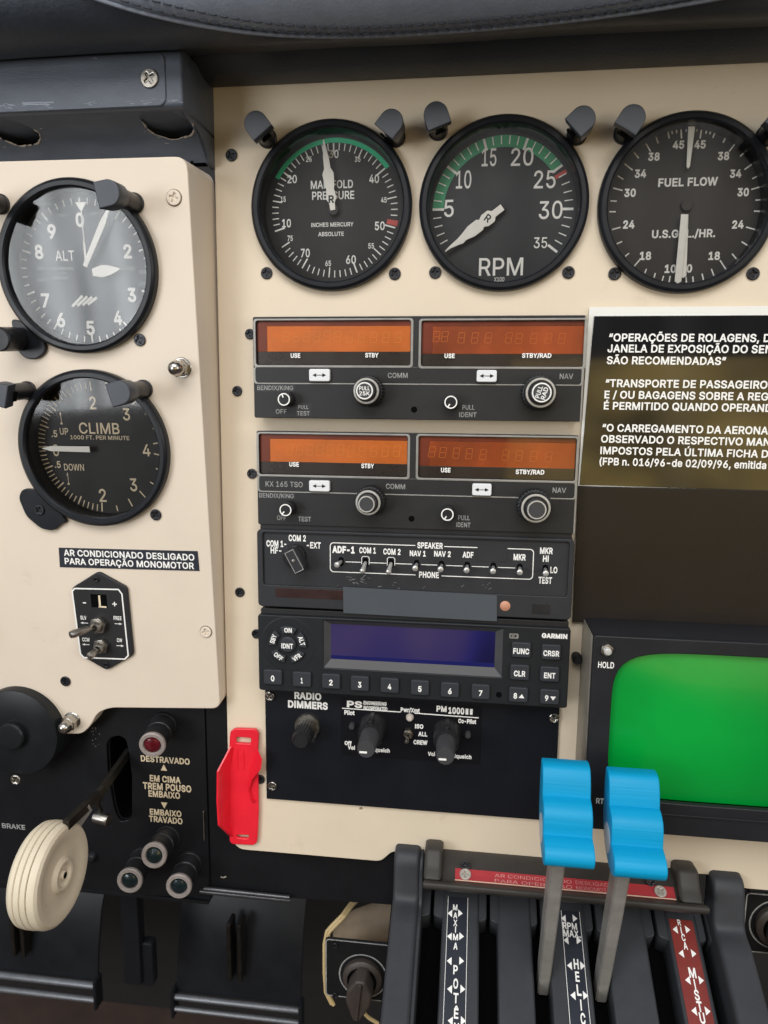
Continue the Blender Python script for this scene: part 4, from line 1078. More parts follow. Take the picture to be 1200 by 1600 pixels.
radio('lower radio with orange windows and plain dark knobs, above the audio panel', (400.5, 673), (898, 834.5),
      (404.5, 678, 636, 745.5), (654.5, 681.5, 898, 751.5), 772.5, [(482.7, 750.5, 515, 768.5), (738, 755.5, 767.7, 775)], (572.5, 788), (838.8, 797), (446, 797), (699, 804), (643, 810.5),
      [('USE', 459.5, 725.5, 6.5, 15), ('STBY', 574.5, 728, 6.5, 20), ('USE', 696.5, 734.5, 6.5, 15), ('STBY/RAD', 828, 737.5, 6.5, 45)],
      ([('KX 165 TSO', 444, 756.5, 8, 58), ('COMM', 618, 760, 7.5, 30), ('NAV', 874, 766, 8, 21), ('BENDIX/KING', 432, 774.5, 6.5, 54), ('OFF', 440, 809, 7, 14), ('TEST', 476, 811, 7, 20), ('PULL', 725, 809, 7, 18), ('IDENT', 724, 820, 7, 22)],
       [(404, 769.5, 462, 780), (466, 798, 487, 816)]),
      ([(452 + 16 * i, 703) for i in range(6)] + [(548 + 18 * i, 705) for i in range(5)], [(675, 706), (692, 707), (713, 708), (733, 709), (755, 710), (790, 711), (811, 712), (834, 713), (857, 714)]),
      (None, None))

# ------------------------------------------------------------------ audio selector panel
H = 12.0
a, b = PF.px(401, 827, H), PF.px(892, 969, H)
T = t = Thing('audio_panel', 'grey audio selector panel with a row of eight toggles and a rotary knob', 'audio panel', PF, (a.x + b.x) / 2, (a.y + b.y) / 2)
W, HH = (b.x - a.x) / 2, (a.y - b.y) / 2
yst = t.p(450, 915, H).y
t.part('case', plate(rrect(-W + 1, -HH + .4, W - 1, HH + 3.5, .6), -2, H - 3.0, .2), RADIO_D)
t.part('face', join(plate([rrect(-W, -HH, W, HH, 2.2), rrect(-W + 3.0, yst, W - 2.4, HH - 1.6, 1.2)], H - 3, H, .5, 2)), AUDIO)
t.part('recessed_face', plate(rrect(-W + 2.9, yst - .1, W - 2.3, HH - 1.5, 1.2), H - 2.9, H - 1.4, .1), AUDIO)
ZF = H - 1.4
AQ = lambda x, y: (380 + x / 4.286, 820 + y / 4.286)
BQ = lambda x, y: (640 + x / 4.286, 830 + y / 4.286)
p0, p1 = t.p(430, 918, H), t.p(537, 937.5, H)
t.part('dark_window', join(plate(rrect(p0.x, p0.y, p1.x + 2, p1.y, .5), H - .3, H + .12, .08)), MAROON)
A_, B_, C_, D_ = t.p(536, 917, H + .4), t.p(776.5, 930.5, H + .4), t.p(776.5, 971, H + .4), t.p(536.5, 958, H + .4)
t.part('tape_strip', plate([tuple(A_), tuple(D_), tuple(C_), tuple(B_)], H + .05, H + .45, .12), TAPE)
q = t.p(*BQ(640, 500), H); t.part('photocell', lathe([(0, H + .7), (1.6, H + .5), (2.3, H + .05), (2.5, H + .05), (2.5, H - .2)], 24), PEACH, loc=(q.x, q.y, 0))
p0, p1 = t.p(*BQ(822, 485), H), t.p(*BQ(940, 558), H)
t.part('label_tape', plate(rrect(p0.x, p0.y, p1.x, p1.y, .15), H - .05, H + .12, .04), TAPE_B)
p0, p1 = t.p(746, 856.5, ZF), t.p(792, 878, ZF)
t.part('blank_tape', plate(rrect(p0.x, p0.y, p1.x, p1.y, .2), ZF + .02, ZF + .25, .05), AUDIO)
p0, p1 = t.p(516, 846.5, ZF), t.p(832, 905, ZF)
x0, y0, x1, y1 = p0.x, t.p(670, 853, ZF).y, p1.x, t.p(670, 899, ZF).y
xa, xb = t.p(649, 852, ZF).x, t.p(694, 852, ZF).x
rr = rrect(x0, y0, x1, y1, 1.8, 5)
top = [(x, y) for x, y in rr]
z_ = ZF + .08
gl = []
r_ = 1.8
def qarc(cx, cy, a0, a1): return [(cx + r_ * math.cos(math.radians(a0 + (a1 - a0) * i / 6)), cy + r_ * math.sin(math.radians(a0 + (a1 - a0) * i / 6))) for i in range(7)]
gl.append(stroke([(xa, y0)] + qarc(x0 + r_, y0 - r_, 90, 180) + qarc(x0 + r_, y1 + r_, 180, 270) + [(xa + .3, y1)], .42, z_))
xt0, xt1 = t.p(746, 856, ZF).x, t.p(793, 858, ZF).x
gl.append(stroke([(xb, y0), (xt0, y0)], .42, z_))
gl.append(stroke([(xt1, y0)] + qarc(x1 - r_, y0 - r_, 90, 0) + qarc(x1 - r_, y1 + r_, 0, -90) + [(t.p(690, 899, ZF).x, y1)], .42, z_))
TG = [(533, 877.5), (571, 880), (611, 881), (651, 879.5), (690, 882.5), (730, 885), (770.7, 886.5), (812, 888)]
tp = [t.p(x, y, ZF) for x, y in TG]
ym = sum(q.y for q in tp) / 8
for i in range(7): gl.append(stroke([(tp[i].x + 2.2, ym), (tp[i + 1].x - 2.2, ym)], .36, z_))
for i in (1, 2): gl.append(stroke([(tp[i].x - 1.9, ym - 1), (tp[i].x - 1.9, ym + 2.4), (tp[i].x - 1.2, ym + 3.1), (tp[i].x + 1.2, ym + 3.1), (tp[i].x + 1.9, ym + 2.4), (tp[i].x + 1.9, ym - 1)], .3, z_))
t.part('white_border', join(*gl), WHITE, smooth=0, weld=False)
mr_ = t.p(852, 889.5, ZF)
for i, q in enumerate(tp + [mr_]):
    yy = ym if i < 8 else q.y
    down = i in (1, 2)
    b = t.part('toggle_slot', plate(rrect(q.x - 1.35, yy - 2.3, q.x + 1.35, yy + 2.3, 1.2), ZF, ZF + .12, .03), VOID)
    tip = (-1.3, -.6, 6.2) if i == 0 else (-.6, -3.4, 6.6) if down else (-.3, -.9, 6.2)
    t.part('toggle_lever', xf(tube([(0, 0, 0), tuple(Vector(tip) * .6), tuple(Vector(tip) * .93), tip], [.8, 1.15, 1.45, .8], 14), Matrix.Translation((q.x, yy, ZF))), BRIGHT, b)
words(t, [('COM 1', *AQ(833, 171), 8.5, 26), ('COM 2', *AQ(996, 180), 8.5, 27), ('NAV 1', *BQ(55, 149), 8, 25), ('NAV 2', *BQ(220, 152), 8, 26), ('ADF', *BQ(391, 158), 8.5, 17), ('MKR', *BQ(737, 174), 9, 19), ('SPEAKER', *BQ(137, 96), 8.5, 40), ('PHONE', *BQ(130, 292), 8.5, 31), ('MKR', *BQ(916, 131), 9, 20), ('HI', *BQ(912, 184), 9, 9), ('LO', *BQ(966, 260), 9, 11), ('TEST', *BQ(908, 329), 9.5, 21),
          ('COM 2', *AQ(362, 89), 9, 27), ('COM 1-', *AQ(222, 126), 9, 31), ('HF-', *AQ(220, 171), 9, 17), ('-EXT', *AQ(473, 137), 9, 22)], ZF + .08, ZF, bold=.03)
p0, p1 = t.p(*AQ(597, 142), ZF), t.p(*AQ(750, 190), ZF)
st = t.part('sticker', plate(rrect(p0.x, p0.y, p1.x, p1.y, .2), ZF + .04, ZF + .2, .05), AUDIO)
words(t, [('ADF-1', *AQ(672, 166), 9.5, 35)], ZF + .26, ZF, parent=st, bold=.045)
# scratches where a tape was peeled off
sg = []
for k in range(26):
    bx, by = (560, 905) if k < 12 else (480 + random.random() * 330, 914 + random.random() * 4)
    q = t.p(bx + random.uniform(-22, 22), by + random.uniform(-5, 5), ZF)
    an = random.uniform(-.6, .9); ln = random.uniform(.3, 2.2)
    sg.append(stroke([(q.x, q.y), (q.x + ln * math.cos(an), q.y + ln * math.sin(an))], random.uniform(.08, .22), ZF + .07))
t.part('scratches', join(*sg), WORN, smooth=0, weld=False)
q = t.p(460, 869, ZF + 2)
k_ = t.part('rotary_knob', join(plate(knurl(5.9, 30, .35), ZF, ZF + 3.5, .4, 1)), KNOBB, loc=(q.x, q.y, 0))
q2 = t.p(458.5, 876.5, ZF + 12)
ang = math.radians(28)
bar = xf(plate(round_poly([(-2.3, -6.8), (2.3, -6.8), (3.1, -5), (3.1, 5.8), (-3.1, 5.8), (-3.1, -5)], .6), ZF + 3, ZF + 11.5, .7, 2), Matrix.Rotation(ang, 4, 'Z'))
bo = t.part('knob_bar', bar, AUDIO, k_, loc=(q2.x - q.x, q2.y - q.y, 0))
t.part('bar_outline', xf(stroke([(-2.3, -5.9), (2.3, -5.9), (2.3, 5.1), (-2.3, 5.1)], .3, ZF + 11.6, True), Matrix.Rotation(ang, 4, 'Z')), WORN, bo, smooth=0)
t.part('bar_screw', lathe([(0, ZF + 12), (.8, ZF + 11.9), (1.0, ZF + 11.4)], 16), STEEL, bo)

# ------------------------------------------------------------------ transponder
H = 14.0
a, b = PF.px(402.5, 960, H), PF.px(886, 1107, H)
t = Thing('transponder', 'dark transponder with purple blue screen, round key cluster and number keys', 'transponder', PF, (a.x + b.x) / 2, (a.y + b.y) / 2)
W, HH = (b.x - a.x) / 2, (a.y - b.y) / 2
CQ = lambda x, y: (390 + x / 4.444, 950 + y / 4.444)
DQ = lambda x, y: (650 + x / 4.286, 950 + y / 4.286)
s0, s1 = t.p(517, 977, H - 2), t.p(772, 1048, H - 2)
s0.y = t.p(640, 981, H - 2).y; s1.y = t.p(640, 1036, H - 2).y
f0, f1 = (s0.x - 3.4, s0.y + 2.4), (s1.x + 3.8, s1.y - 4.2)
t.part('case', plate(rrect(-W + .8, -HH + .5, W - .8, HH + 2.5, .6), -2, H - 3.0, .2), RADIO_D)
t.part('face', plate([rrect(-W, -HH, W, HH, 1.4), rrect(f0[0], f1[1], f1[0], f0[1], .5)], H - 4, H, .6, 2), TRANS)
# bevelled frame sloping into the screen
o_, i_ = [(f0[0], f0[1]), (f1[0], f0[1]), (f1[0], f1[1]), (f0[0], f1[1])], [(s0.x, s0.y), (s1.x, s0.y), (s1.x, s1.y), (s0.x, s1.y)]
v = [(x, y, H - .4) for x, y in o_] + [(x, y, H - 2.4) for x, y in i_]
fr = t.part('screen_frame', (v, [(k, (k + 1) % 4, 4 + (k + 1) % 4, 4 + k) for k in range(4)]), TFRAME, smooth=0)
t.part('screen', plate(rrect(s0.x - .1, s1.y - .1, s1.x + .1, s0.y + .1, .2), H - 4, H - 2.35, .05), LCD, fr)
xm = s0.x + (s1.x - s0.x) * .42
t.part('lower_screen_strip', plate(rrect(s0.x + .1, s1.y + .1, s1.x - .1, s1.y + 2.0, .1), H - 2.38, H - 2.28, .02), LCD2, fr)  # blue strip along the screen's lower edge
KZ = H + 1.6


def key(cx, cy, wpx, hpx, legend, lw, lh=7.5, tri=0):
    q = t.p(cx, cy, KZ)
    e1 = (t.p(cx + 5, cy, KZ) - t.p(cx - 5, cy, KZ)).length / 10; e2 = (t.p(cx, cy + 5, KZ) - t.p(cx, cy - 5, KZ)).length / 10
    ww, hh = wpx * e1 / 2, hpx * e2 / 2
    k = t.part('key', plate(rrect(-ww, -hh, ww, hh, 1.0), H - .5, KZ, .5, 2), KEYM, loc=(q.x, q.y, 0), label='key marked ' + legend)
    ox = -1.5 if tri else 0
    g = [text(legend, ox, -.5, KZ + .06, lh * e2, lw * e1, 0, .03)]
    if tri: g.append(([(1.6 - 1.4, -.5 - tri * 1.0, KZ + .06), (1.6 + 1.4, -.5 - tri * 1.0, KZ + .06), (1.6, -.5 + tri * 1.1, KZ + .06)], [(0, 1, 2) if tri > 0 else (0, 2, 1)]))
    t.part('key_legend', join(*g), WHITE, k, smooth=0, weld=False)


for s_, x, y in (('0', 426, 1059), ('1', 471.5, 1062.5), ('2', 517, 1065.5), ('3', 562, 1069), ('4', 608.7, 1072), ('5', 656, 1075.5), ('6', 703, 1079), ('7', 751, 1082)):
    key(x, y - .5, 28.5, 23, s_, 3 if s_ == '1' else 5.5, 8)
for s_, x, y, lw in (('FUNC', 814.5, 1016, 25), ('CRSR', 861.5, 1019.5, 25), ('CLR', 812, 1051, 18), ('ENT', 859, 1054, 18)): key(x, y, 30, 23.5, s_, lw, 8)
key(810, 1086, 29.5, 23, '8', 5.5, 8, 1); key(859, 1089.5, 30, 23, '9', 5.5, 8, -1)
c = t.p(449, 1008, KZ)
t.part('key_dish', lathe([(0, H + .12), (14.0, H + .12), (14.6, H - .1)], 56), TRANS, loc=(c.x, c.y, 0))
k = t.part('key', lathe([(0, KZ + .2), (3.5, KZ + .1), (4.2, KZ - .5), (4.3, H - .2)], 36), KEYM, loc=(c.x, c.y, 0), label='round centre key marked IDNT')
t.part('key_legend', text('IDNT', 0, -.4, KZ + .32, 2.4, 6.0, 0, .03), WHITE, k, smooth=0, weld=False)
for s_, x, y, rot in (('ON', 268, 133, 0), ('ALT', 383, 222, -72), ('VFR', 335, 352, 36), ('OFF', 188, 352, -36), ('SBY', 150, 208, 72)):
    q = t.p(*CQ(x, y), KZ); d = q - c
    am = math.degrees(math.atan2(d.x, d.y))
    sp_ = 27
    o = [pol(9.9, am - sp_ + 2 * sp_ * i / 8) for i in range(9)] + [pol(6.0, am + sp_ - 2 * sp_ * i / 8) for i in range(9)]
    k = t.part('key', plate(round_poly(o, .8, 2), H - .3, KZ, .45, 2), KEYM, loc=(c.x, c.y, 0), label='curved key marked ' + s_)
    m_ = pol(7.9, am)
    t.part('key_legend', text(s_, m_[0], m_[1], KZ + .06, 2.2, 4.9 if len(s_) > 2 else 4.0, math.radians(rot), .03), WHITE, k, smooth=0, weld=False)
words(t, [('GARMIN', 866.5, 993.8, 6.5, 40)], H + .06, H, bold=.045)
p0, p1 = t.p(796, 989.5, H), t.p(810, 998, H)
t.part('badge', join(plate([rrect(p0.x, p0.y, p1.x, p1.y, .6), rrect(p0.x + .6, p0.y - .6, p1.x - .9, p1.y + .6, .4)], H, H + .15, .03), plate(rrect(p0.x + 1.1, p0.y - .9, p1.x - 1.8, p1.y + .9, .2), H, H + .12, .03)), TRIM)
q = t.p(779.5, 1085.5, H); t.part('screw_hole', lathe([(1.5, H + .06), (0, H + .06)], 20), VOID, loc=(q.x, q.y, 0), smooth=0)

# ------------------------------------------------------------------ intercom and dimmer panel
H = 2.0
c = PF.px(640, 1180, H)
t = Thing('intercom_panel', 'black panel with radio dimmer knob and intercom controls below the transponder', 'control panel', PF, c.x, c.y)
T_ = t
pts = [t.p(414, 1080, H), t.p(416.5, 1248, H), t.p(866, 1279, H), t.p(871.5, 1108, H)]
pts = [(pts[0].x, pts[0].y + 4), tuple(pts[1]), (pts[2].x, pts[1].y), (pts[2].x, pts[0].y + 4)]
t.part('plate', plate(pts, 0.02, H, .25), INTER)
p0, p1 = t.p(533, 1092, H), t.p(750, 1183, H)
x0, x1 = p0.x, p1.x
y0, y1 = t.p(640, 1097, H).y, t.p(640, 1186, H).y
ic = t.part('intercom_face', plate(rrect(x0, y1, x1, y0, .5), H, H + .5, .1), INTER_D)
Z = H + .5
for x, y in ((422, 1087), (426, 1227), (865, 1121)):
    q = t.p(x, y, H); screw(t, q.x, q.y, H, 2.7, CHROME, dome=True)
words(t, [('RADIO', 481, 1087.5, 10, 42), ('DIMMERS', 481, 1101.5, 10, 62)], H + .07, H, bold=.04)
words(t, [('PS', 554, 1100.5, 9, 24), ('ENGINEERING', 586, 1099, 5, 36), ('INCORPORATED', 586.5, 1107, 5.5, 37), ('Pwr/Xmt', 641, 1109.5, 6, 30), ('PM', 690, 1107.5, 8, 16), ('1000', 713, 1110.5, 9, 25), ('II', 733, 1112, 8, 11), ('Pilot', 546, 1113.5, 6, 16), ('Co-Pilot', 730, 1127, 6, 28), ('ISO', 655, 1135, 6, 13), ('ALL', 660.5, 1147, 6, 14), ('CREW', 657, 1160, 6, 22), ('Off', 544, 1161, 5.5, 11), ('Vol', 549, 1168, 5.5, 11), ('Squelch', 595, 1172, 5.5, 28), ('Vol', 674, 1178, 5.5, 11), ('Squelch', 722, 1182, 5.5, 29)], Z + .06, Z, bold=.04, parent=ic)
lg = []
for (xa_, ya_, xb_, yb_) in ((534.5, 1106.5, 626, 1112.5), (600, 1111, 634, 1113.3), (648, 1114.3, 748, 1121.6)):
    p0, p1 = t.p(xa_, ya_, Z), t.p(xb_, yb_, Z)
    lg.append(stroke([tuple(p0), tuple(p1)], .55, Z + .07))
t.part('logo_line', join(*lg[:1], lg[2]), WHITE, ic, smooth=0, weld=False)
# dimmer knob
q = t.p(481.5, 1134, H + 1); q2 = t.p(467.5, 1160, H + 19)
k = t.part('dimmer_knob', join(lathe([(4.6, 0), (4.6, 16), (4.0, 17), (3.6, 17), (3.4, 16.6), (0, 16.6)], 40), plate(knurl(5.0, 20, .4), 3, 15.5, .5, 2)), KNOBB, loc=(q2.x, q2.y, H))
t.part('knob_skirt', lathe([(0, 2.2), (6.6, 2.0), (7.0, 1.2), (7.0, 0)], 48), STEEL, k)
t.part('knob_pointer', plate(rrect(3.6, -3.0, 6.6, -1.4, .4), 4, 13, .3), KNOBB, k)
for x, y, x2, y2, lab in ((577, 1137, 571.5, 1176, 'pilot volume knob'), (700, 1143, 695.5, 1187, 'copilot volume knob')):
    q2 = t.p(x2, y2, H + 27)
    k = t.part('volume_knob', join(lathe([(7.4, 0), (7.2, 1), (6.6, 11), (6.0, 12), (0, 12)], 40), plate(rrect(-1.1, 5.4, 1.1, 8.2, .3), 0, 11.5, .4)), KNOBB, loc=(q2.x, q2.y + 1.5, H + .5), label=lab)
    i_ = t.part('inner_knob', lathe([(5.0, 11), (4.6, 25.5), (4.2, 26.3), (0, 26.3)], 36), KNOBG, k)
    t.part('knob_mark', plate(rrect(-3.2, -2.0, .6, -1.0, .2), 26.2, 26.5, .05), WHITE, i_)
for x, y in ((549, 1137), (731, 1151)):
    q = t.p(x, y, H + 4); t.part('stop_pin', lathe([(0, 4), (1.3, 3.8), (1.6, 3), (1.6, 0)], 18), KNOBG, loc=(q.x, q.y, H))
q = t.p(640, 1122.5, Z + 1.5); t.part('indicator_led', lathe([(0, 2.6), (1.2, 2.3), (1.9, 1.4), (2.1, 0)], 24), LEDM, ic, loc=(q.x, q.y, Z))
q = t.p(638, 1147, Z + 1); toggle(t, q.x, q.y, Z, 2.7, (-.6, -2.2, 6.5), ic)

# ------------------------------------------------------------------ red plastic guard
c = PF.px(375, 1230, 3)
t = Thing('plastic_guard', 'bright red slotted plastic guard standing at lower left of the radio stack', 'plastic guard', PF, c.x, c.y)
E = lambda x, y, h: t.p(320 + x / 3.529, 1070 + y / 3.529, h)
sl1 = [tuple(E(*p, 3)) for p in ((172, 288), (172, 322), (252, 326), (254, 294))]
sl2 = [tuple(E(*p, 3)) for p in ((172, 828), (178, 845), (240, 850), (243, 830))]
o = [E(138, 262, 3), E(160, 242, 3), E(280, 246, 3), E(297, 268, 3), E(292, 360, 3), E(296, 690, 3), E(290, 840, 3), E(286, 872, 3), E(270, 886, 3), E(150, 880, 3), E(134, 862, 3), E(140, 800, 3), E(120, 700, 3), E(118, 450, 3), E(134, 352, 3)]
o = round_poly([tuple(p) for p in o], 1.4)
t.part('base_plate', plate([o, round_poly(sl1, 1.2), round_poly(sl2, 1.0)], 1.0, 3.0, .5, 2), RED)


def prism(front, back, h1, h0):
    """Closed loft between a front outline (height h1) and a back outline (height h0)."""
    n = len(front)
    v = [(p[0], p[1], h1[i] if isinstance(h1, (list, tuple)) else h1) for i, p in enumerate(front)] + [(p[0], p[1], h0[i] if isinstance(h0, (list, tuple)) else h0) for i, p in enumerate(back)]
    f = [tuple(range(n)), tuple(range(2 * n - 1, n - 1, -1))] + [(i, n + i, n + (i + 1) % n, (i + 1) % n) for i in range(n)]
    return v, f


# raised left flange and the broken right flange, rising out of the trough
fl = [E(130, 352, 6), E(66, 478, 12), E(64, 640, 12), E(72, 775, 12), E(128, 846, 6)]
fi = [E(148, 352, 3), E(128, 470, 3), E(128, 640, 3), E(124, 780, 3), E(146, 838, 3)]
hf, hi = [4, 12, 12, 12, 4], [2.8] * 5
v = [(p.x, p.y, hf[i]) for i, p in enumerate(fl)] + [(p.x, p.y, hi[i]) for i, p in enumerate(fi)]
v2 = [(p.x + .9, p.y, hf[i] - .2) for i, p in enumerate(fl)] + [(p.x + 1.6, p.y, hi[i]) for i, p in enumerate(fi)]
n = len(v)
f = [(i, i + 1, 5 + i + 1, 5 + i) for i in range(4)]
f2 = [(a_ + n, d_ + n, c_ + n, b_ + n) for a_, b_, c_, d_ in f]
rim = [(i, n + i, n + i + 1, i + 1) for i in range(4)]
t.part('left_flange', (v + v2, f + f2 + rim + [(0, 5, n + 5, n), (4, n + 4, n + 9, 9)]), RED, smooth=25)
fl = [E(292, 356, 5), E(316, 412, 11), E(306, 470, 11), E(262, 520, 5), E(246, 580, 4), E(262, 630, 4), E(282, 640, 3.6)]
fi = [E(268, 380, 3), E(250, 450, 3), E(246, 490, 3), E(240, 530, 3), E(238, 580, 3), E(244, 630, 3), E(266, 660, 3)]
hf = [5, 11, 10, 5.5, 4.4, 4.6, 3.8]
n = len(fl)
v = [(p.x, p.y, hf[i]) for i, p in enumerate(fl)] + [(p.x, p.y, 2.8) for p in fi] + [(p.x - .6, p.y - .4, hf[i] - .6) for i, p in enumerate(fl)] + [(p.x + 1.8, p.y, 2.8) for p in fi]
f = [(i, i + 1, n + i + 1, n + i) for i in range(n - 1)]
f2 = [tuple(k + 2 * n for k in reversed(q)) for q in f]
rim = [(i, 2 * n + i, 2 * n + i + 1, i + 1) for i in range(n - 1)]
t.part('right_flange', (v, f + f2 + rim), RED, smooth=25)
rb = []
for x0, x1 in ((178, 176), (212, 206)):
    a_, b_ = E(x0, 350, 3), E(x1, 440, 3)
    rb.append(xf(plate(rrect(-.35, -12, .35, 0, .2), 2.9, 3.5, .15), Matrix.Translation((a_.x, a_.y, 0))))
t.part('ribs', join(*rb), RED)

# ------------------------------------------------------------------ placard and blank plate on the right
c = PF.px(1060, 620, 2)
t = Thing('operations_placard', 'glossy black placard of white Portuguese operating text with white border', 'placard', PF, c.x, c.y)
MQ = lambda x, y: (880 + x / 3.75, 470 + y / 3.75)
e0, e1, e2, e3 = t.p(921, 480, 2), t.p(903, 759, 2), t.p(1200, 771, 2), t.p(1200, 484, 2)
far = 48
t.part('border', plate([tuple(e0), tuple(e1), (e1.x + far + 75, e1.y - 1), (e1.x + far + 75, e0.y)], 1.0, 2.0, .15), PAPER)
b0 = t.p(928, 494, 2); b1 = t.p(905.5, 757.5, 2)
t.part('plate', plate([tuple(b0), tuple(b1), (b1.x + far + 72, b1.y - 1), (b1.x + far + 72, b0.y)], 2.0, 2.4, .1), PLAC)
LN = [('“OPERAÇÕES DE ROLAGENS, D', 268, 215, 1215), ('JANELA DE EXPOSIÇÃO DO SEN', 260, 279, 1225), ('SÃO RECOMENDADAS”', 255, 348, 955), ('“TRANSPORTE DE PASSAGEIRO', 248, 482, 1198), ('E / OU BAGAGENS SOBRE A REG', 242, 549, 1203), ('É PERMITIDO QUANDO OPERAND', 238, 614, 1225), ('“O CARREGAMENTO DA AERONA', 229, 743, 1203), ('OBSERVADO O RESPECTIVO MAN', 222, 808, 1215), ('IMPOSTOS PELA ÚLTIMA FICHA D', 218, 876, 1203), ('(FPB n. 016/96-de 02/09/96, emitida', 213, 940, 1192)]
gs = []
for s_, xa_, ya_, xb_ in LN:
    a_ = t.p(*MQ(xa_, ya_), 2.4); b_ = t.p(*MQ(xb_, ya_), 2.4)
    gs.append(text(s_, a_.x, a_.y, 2.48, 3.35, (b_.x - a_.x), math.radians(-.3), .022, 'L'))
t.part('lettering', join(*gs), WHITE, smooth=0, weld=False)

c = PF.px(1050, 865, 3)
t = Thing('blank_plate', 'plain brownish black blanking plate between placard and green screen', 'plate', PF, c.x, c.y)
e0, e1 = t.p(904, 759.5, 3), t.p(895, 972, 3)
x1 = t.p(1200, 865, 3).x + 12
t.part('plate', plate([(e0.x, e0.y), (e1.x, e1.y), (x1, e1.y - .3), (x1, e0.y)], .05, 3.0, .35), BROWNP)

# ------------------------------------------------------------------ radar display
HR = 32.0
c = PF.px(1080, 1140, HR)
t = Thing('radar_display', 'black framed weather radar with glowing green tube screen and HOLD button', 'display', PF, c.x, c.y)
LQ = lambda x, y: (880 + x / 3.75, 940 + y / 3.75)
a = t.p(929, 993, HR); bl = t.p(944, 1298, HR)
x0 = t.p(922, 1100, HR).x; x1 = x0 + 135; yt = a.y; yb = t.p(945, 1297, HR).y
t.part('housing', join(plate([rrect(x0 + .2, yb + .3, x1, yt - .3, 1), rrect(x0 + 3, yb + 3, x1 - 3, yt - 3, 1)], -2, HR - 3.02, .3), plate(rrect(x0 + 2.5, yb + 2.5, x1 - 2.5, yt - 2.5, 1), 0, HR - 12, .1)), RADAR)
t.part('side_skin', plate(rrect(x0 - .25, yb + .8, x0 + .15, yt - 1.2, .1), .2, HR - 3.4, .05), RADAR_S)
sp0 = [t.p(*LQ(x, y), HR - 1) for x, y in ((262, 900), (270, 640), (300, 440), (420, 325), (700, 305), (1000, 312), (1200, 322))]
ytop = t.p(*LQ(700, 303), HR - 1).y; ybot = t.p(*LQ(1000, 1205), HR - 1).y; xs0 = t.p(*LQ(262, 900), HR - 1).x
so = rrect(xs0, ybot, xs0 + 118, ytop, 14, 10)
# barrel-sided outline
cxs, cys = xs0 + 59, (ytop + ybot) / 2
hw, hh = 59.0, (ytop - ybot) / 2
so = []
for i in range(96):
    a_ = 2 * PI * i / 96
    ca, sa = math.cos(a_), math.sin(a_)
    k_ = (abs(ca) ** 5.5 + abs(sa) ** 5.5) ** (-1 / 5.5)
    so.append((cxs + hw * k_ * ca, cys + hh * k_ * sa))
t.part('bezel', plate([rrect(x0, yb, x1, yt, 1.5), so], HR - 3, HR, .6, 2), RADAR)
t.part('bezel_ledge', plate(rrect(x0 + 8, t.p(1100, 1277, HR).y - .5, x1 - 2, t.p(1100, 1277, HR).y + .6, .4), HR - .2, HR + .7, .25), RADAR)
# bulging tube face
v, f = [(cxs, cys, HR - .6)], []
RN = 14
for j in range(1, RN + 1):
    s_ = j / RN
    for x, y in so:
        v.append((cxs + (x - cxs) * s_ * 1.01, cys + (y - cys) * s_ * 1.01, HR - .6 - 3.6 * s_ ** 2.6))
n = len(so)
for i in range(n): f.append((0, 1 + i, 1 + (i + 1) % n))
for j in range(RN - 1):
    for i in range(n): f.append((1 + j * n + i, 1 + (j + 1) * n + i, 1 + (j + 1) * n + (i + 1) % n, 1 + j * n + (i + 1) % n))
t.part('tube_screen', (v, f), SCREEN, smooth=60)
q = t.p(949, 1017, HR + 2); hb = t.part('hold_button', plate(hexa(3.0, .4), HR, HR + 1.6, .3, 1), STEEL, loc=(q.x, q.y, 0))
t.part('button_cap', lathe([(0, HR + 4.2), (1.2, HR + 4.1), (1.7, HR + 3.6), (1.8, HR + 1.5)], 24), CLEAR_BTN, hb)
words(t, [('HOLD', 947, 1039, 9, 25), ('RT', 937.5, 1251.5, 8, 12)], HR + .06, HR, bold=.02)

# ------------------------------------------------------------------ lower black panels
HL = -4.0
c = PF.px(160, 1240, HL)
t = Thing('lower_panel', 'black lower sub panel with landing gear slot and tan lettering', 'panel', PF, c.x, c.y)
G = lambda x, y, h=HL: t.p(x / 3.429, 1090 + y / 3.429, h)
slot = round_poly([tuple(G(*p)) for p in ((570, 250), (590, 215), (640, 203), (675, 225), (690, 300), (706, 420), (706, 650), (640, 668), (612, 600), (580, 420))], 3)
xr = t.p(322, 1200, HL).x
pts = [(-150, 62), (xr, 62), (xr, t.p(322, 1400, HL).y), (t.p(230, 1400, HL).x, t.p(230, 1400, HL).y), (-150, t.p(60, 1402, HL).y)]
t.part('panel_sheet', plate([pts, slot], HL - 3, HL, .4), LOWP)
t.part('slot_dark_box', join(plate([[(p_[0] * 1.0, p_[1]) for p_ in slot], [(p_[0] * .995 + .005 * slot[0][0], p_[1]) for p_ in slot]], HL - 40, HL - 3.1, .05), plate(rrect(slot[0][0] - 8, min(p_[1] for p_ in slot) - 4, max(p_[0] for p_ in slot) + 6, max(p_[1] for p_ in slot) + 4, 1), HL - 42, HL - 40, .1)), VOID)  # near-black box added behind the slot to keep it dark
mkl = lambda x, y: (x / 3.429, 1090 + y / 3.429)
words(t, [('DESTRAVADO', *mkl(885, 334), 8.5, 76), ('EM CIMA', *mkl(885, 437), 9, 48), ('TREM POUSO', *mkl(895, 480), 9.5, 75), ('EMBAIXO', *mkl(880, 519), 9, 49), ('EMBAIXO', *mkl(887, 617), 8.5, 49), ('TRAVADO', *mkl(888, 655), 8.5, 52)], HL + .07, HL, TANP, bold=.03)
g = []
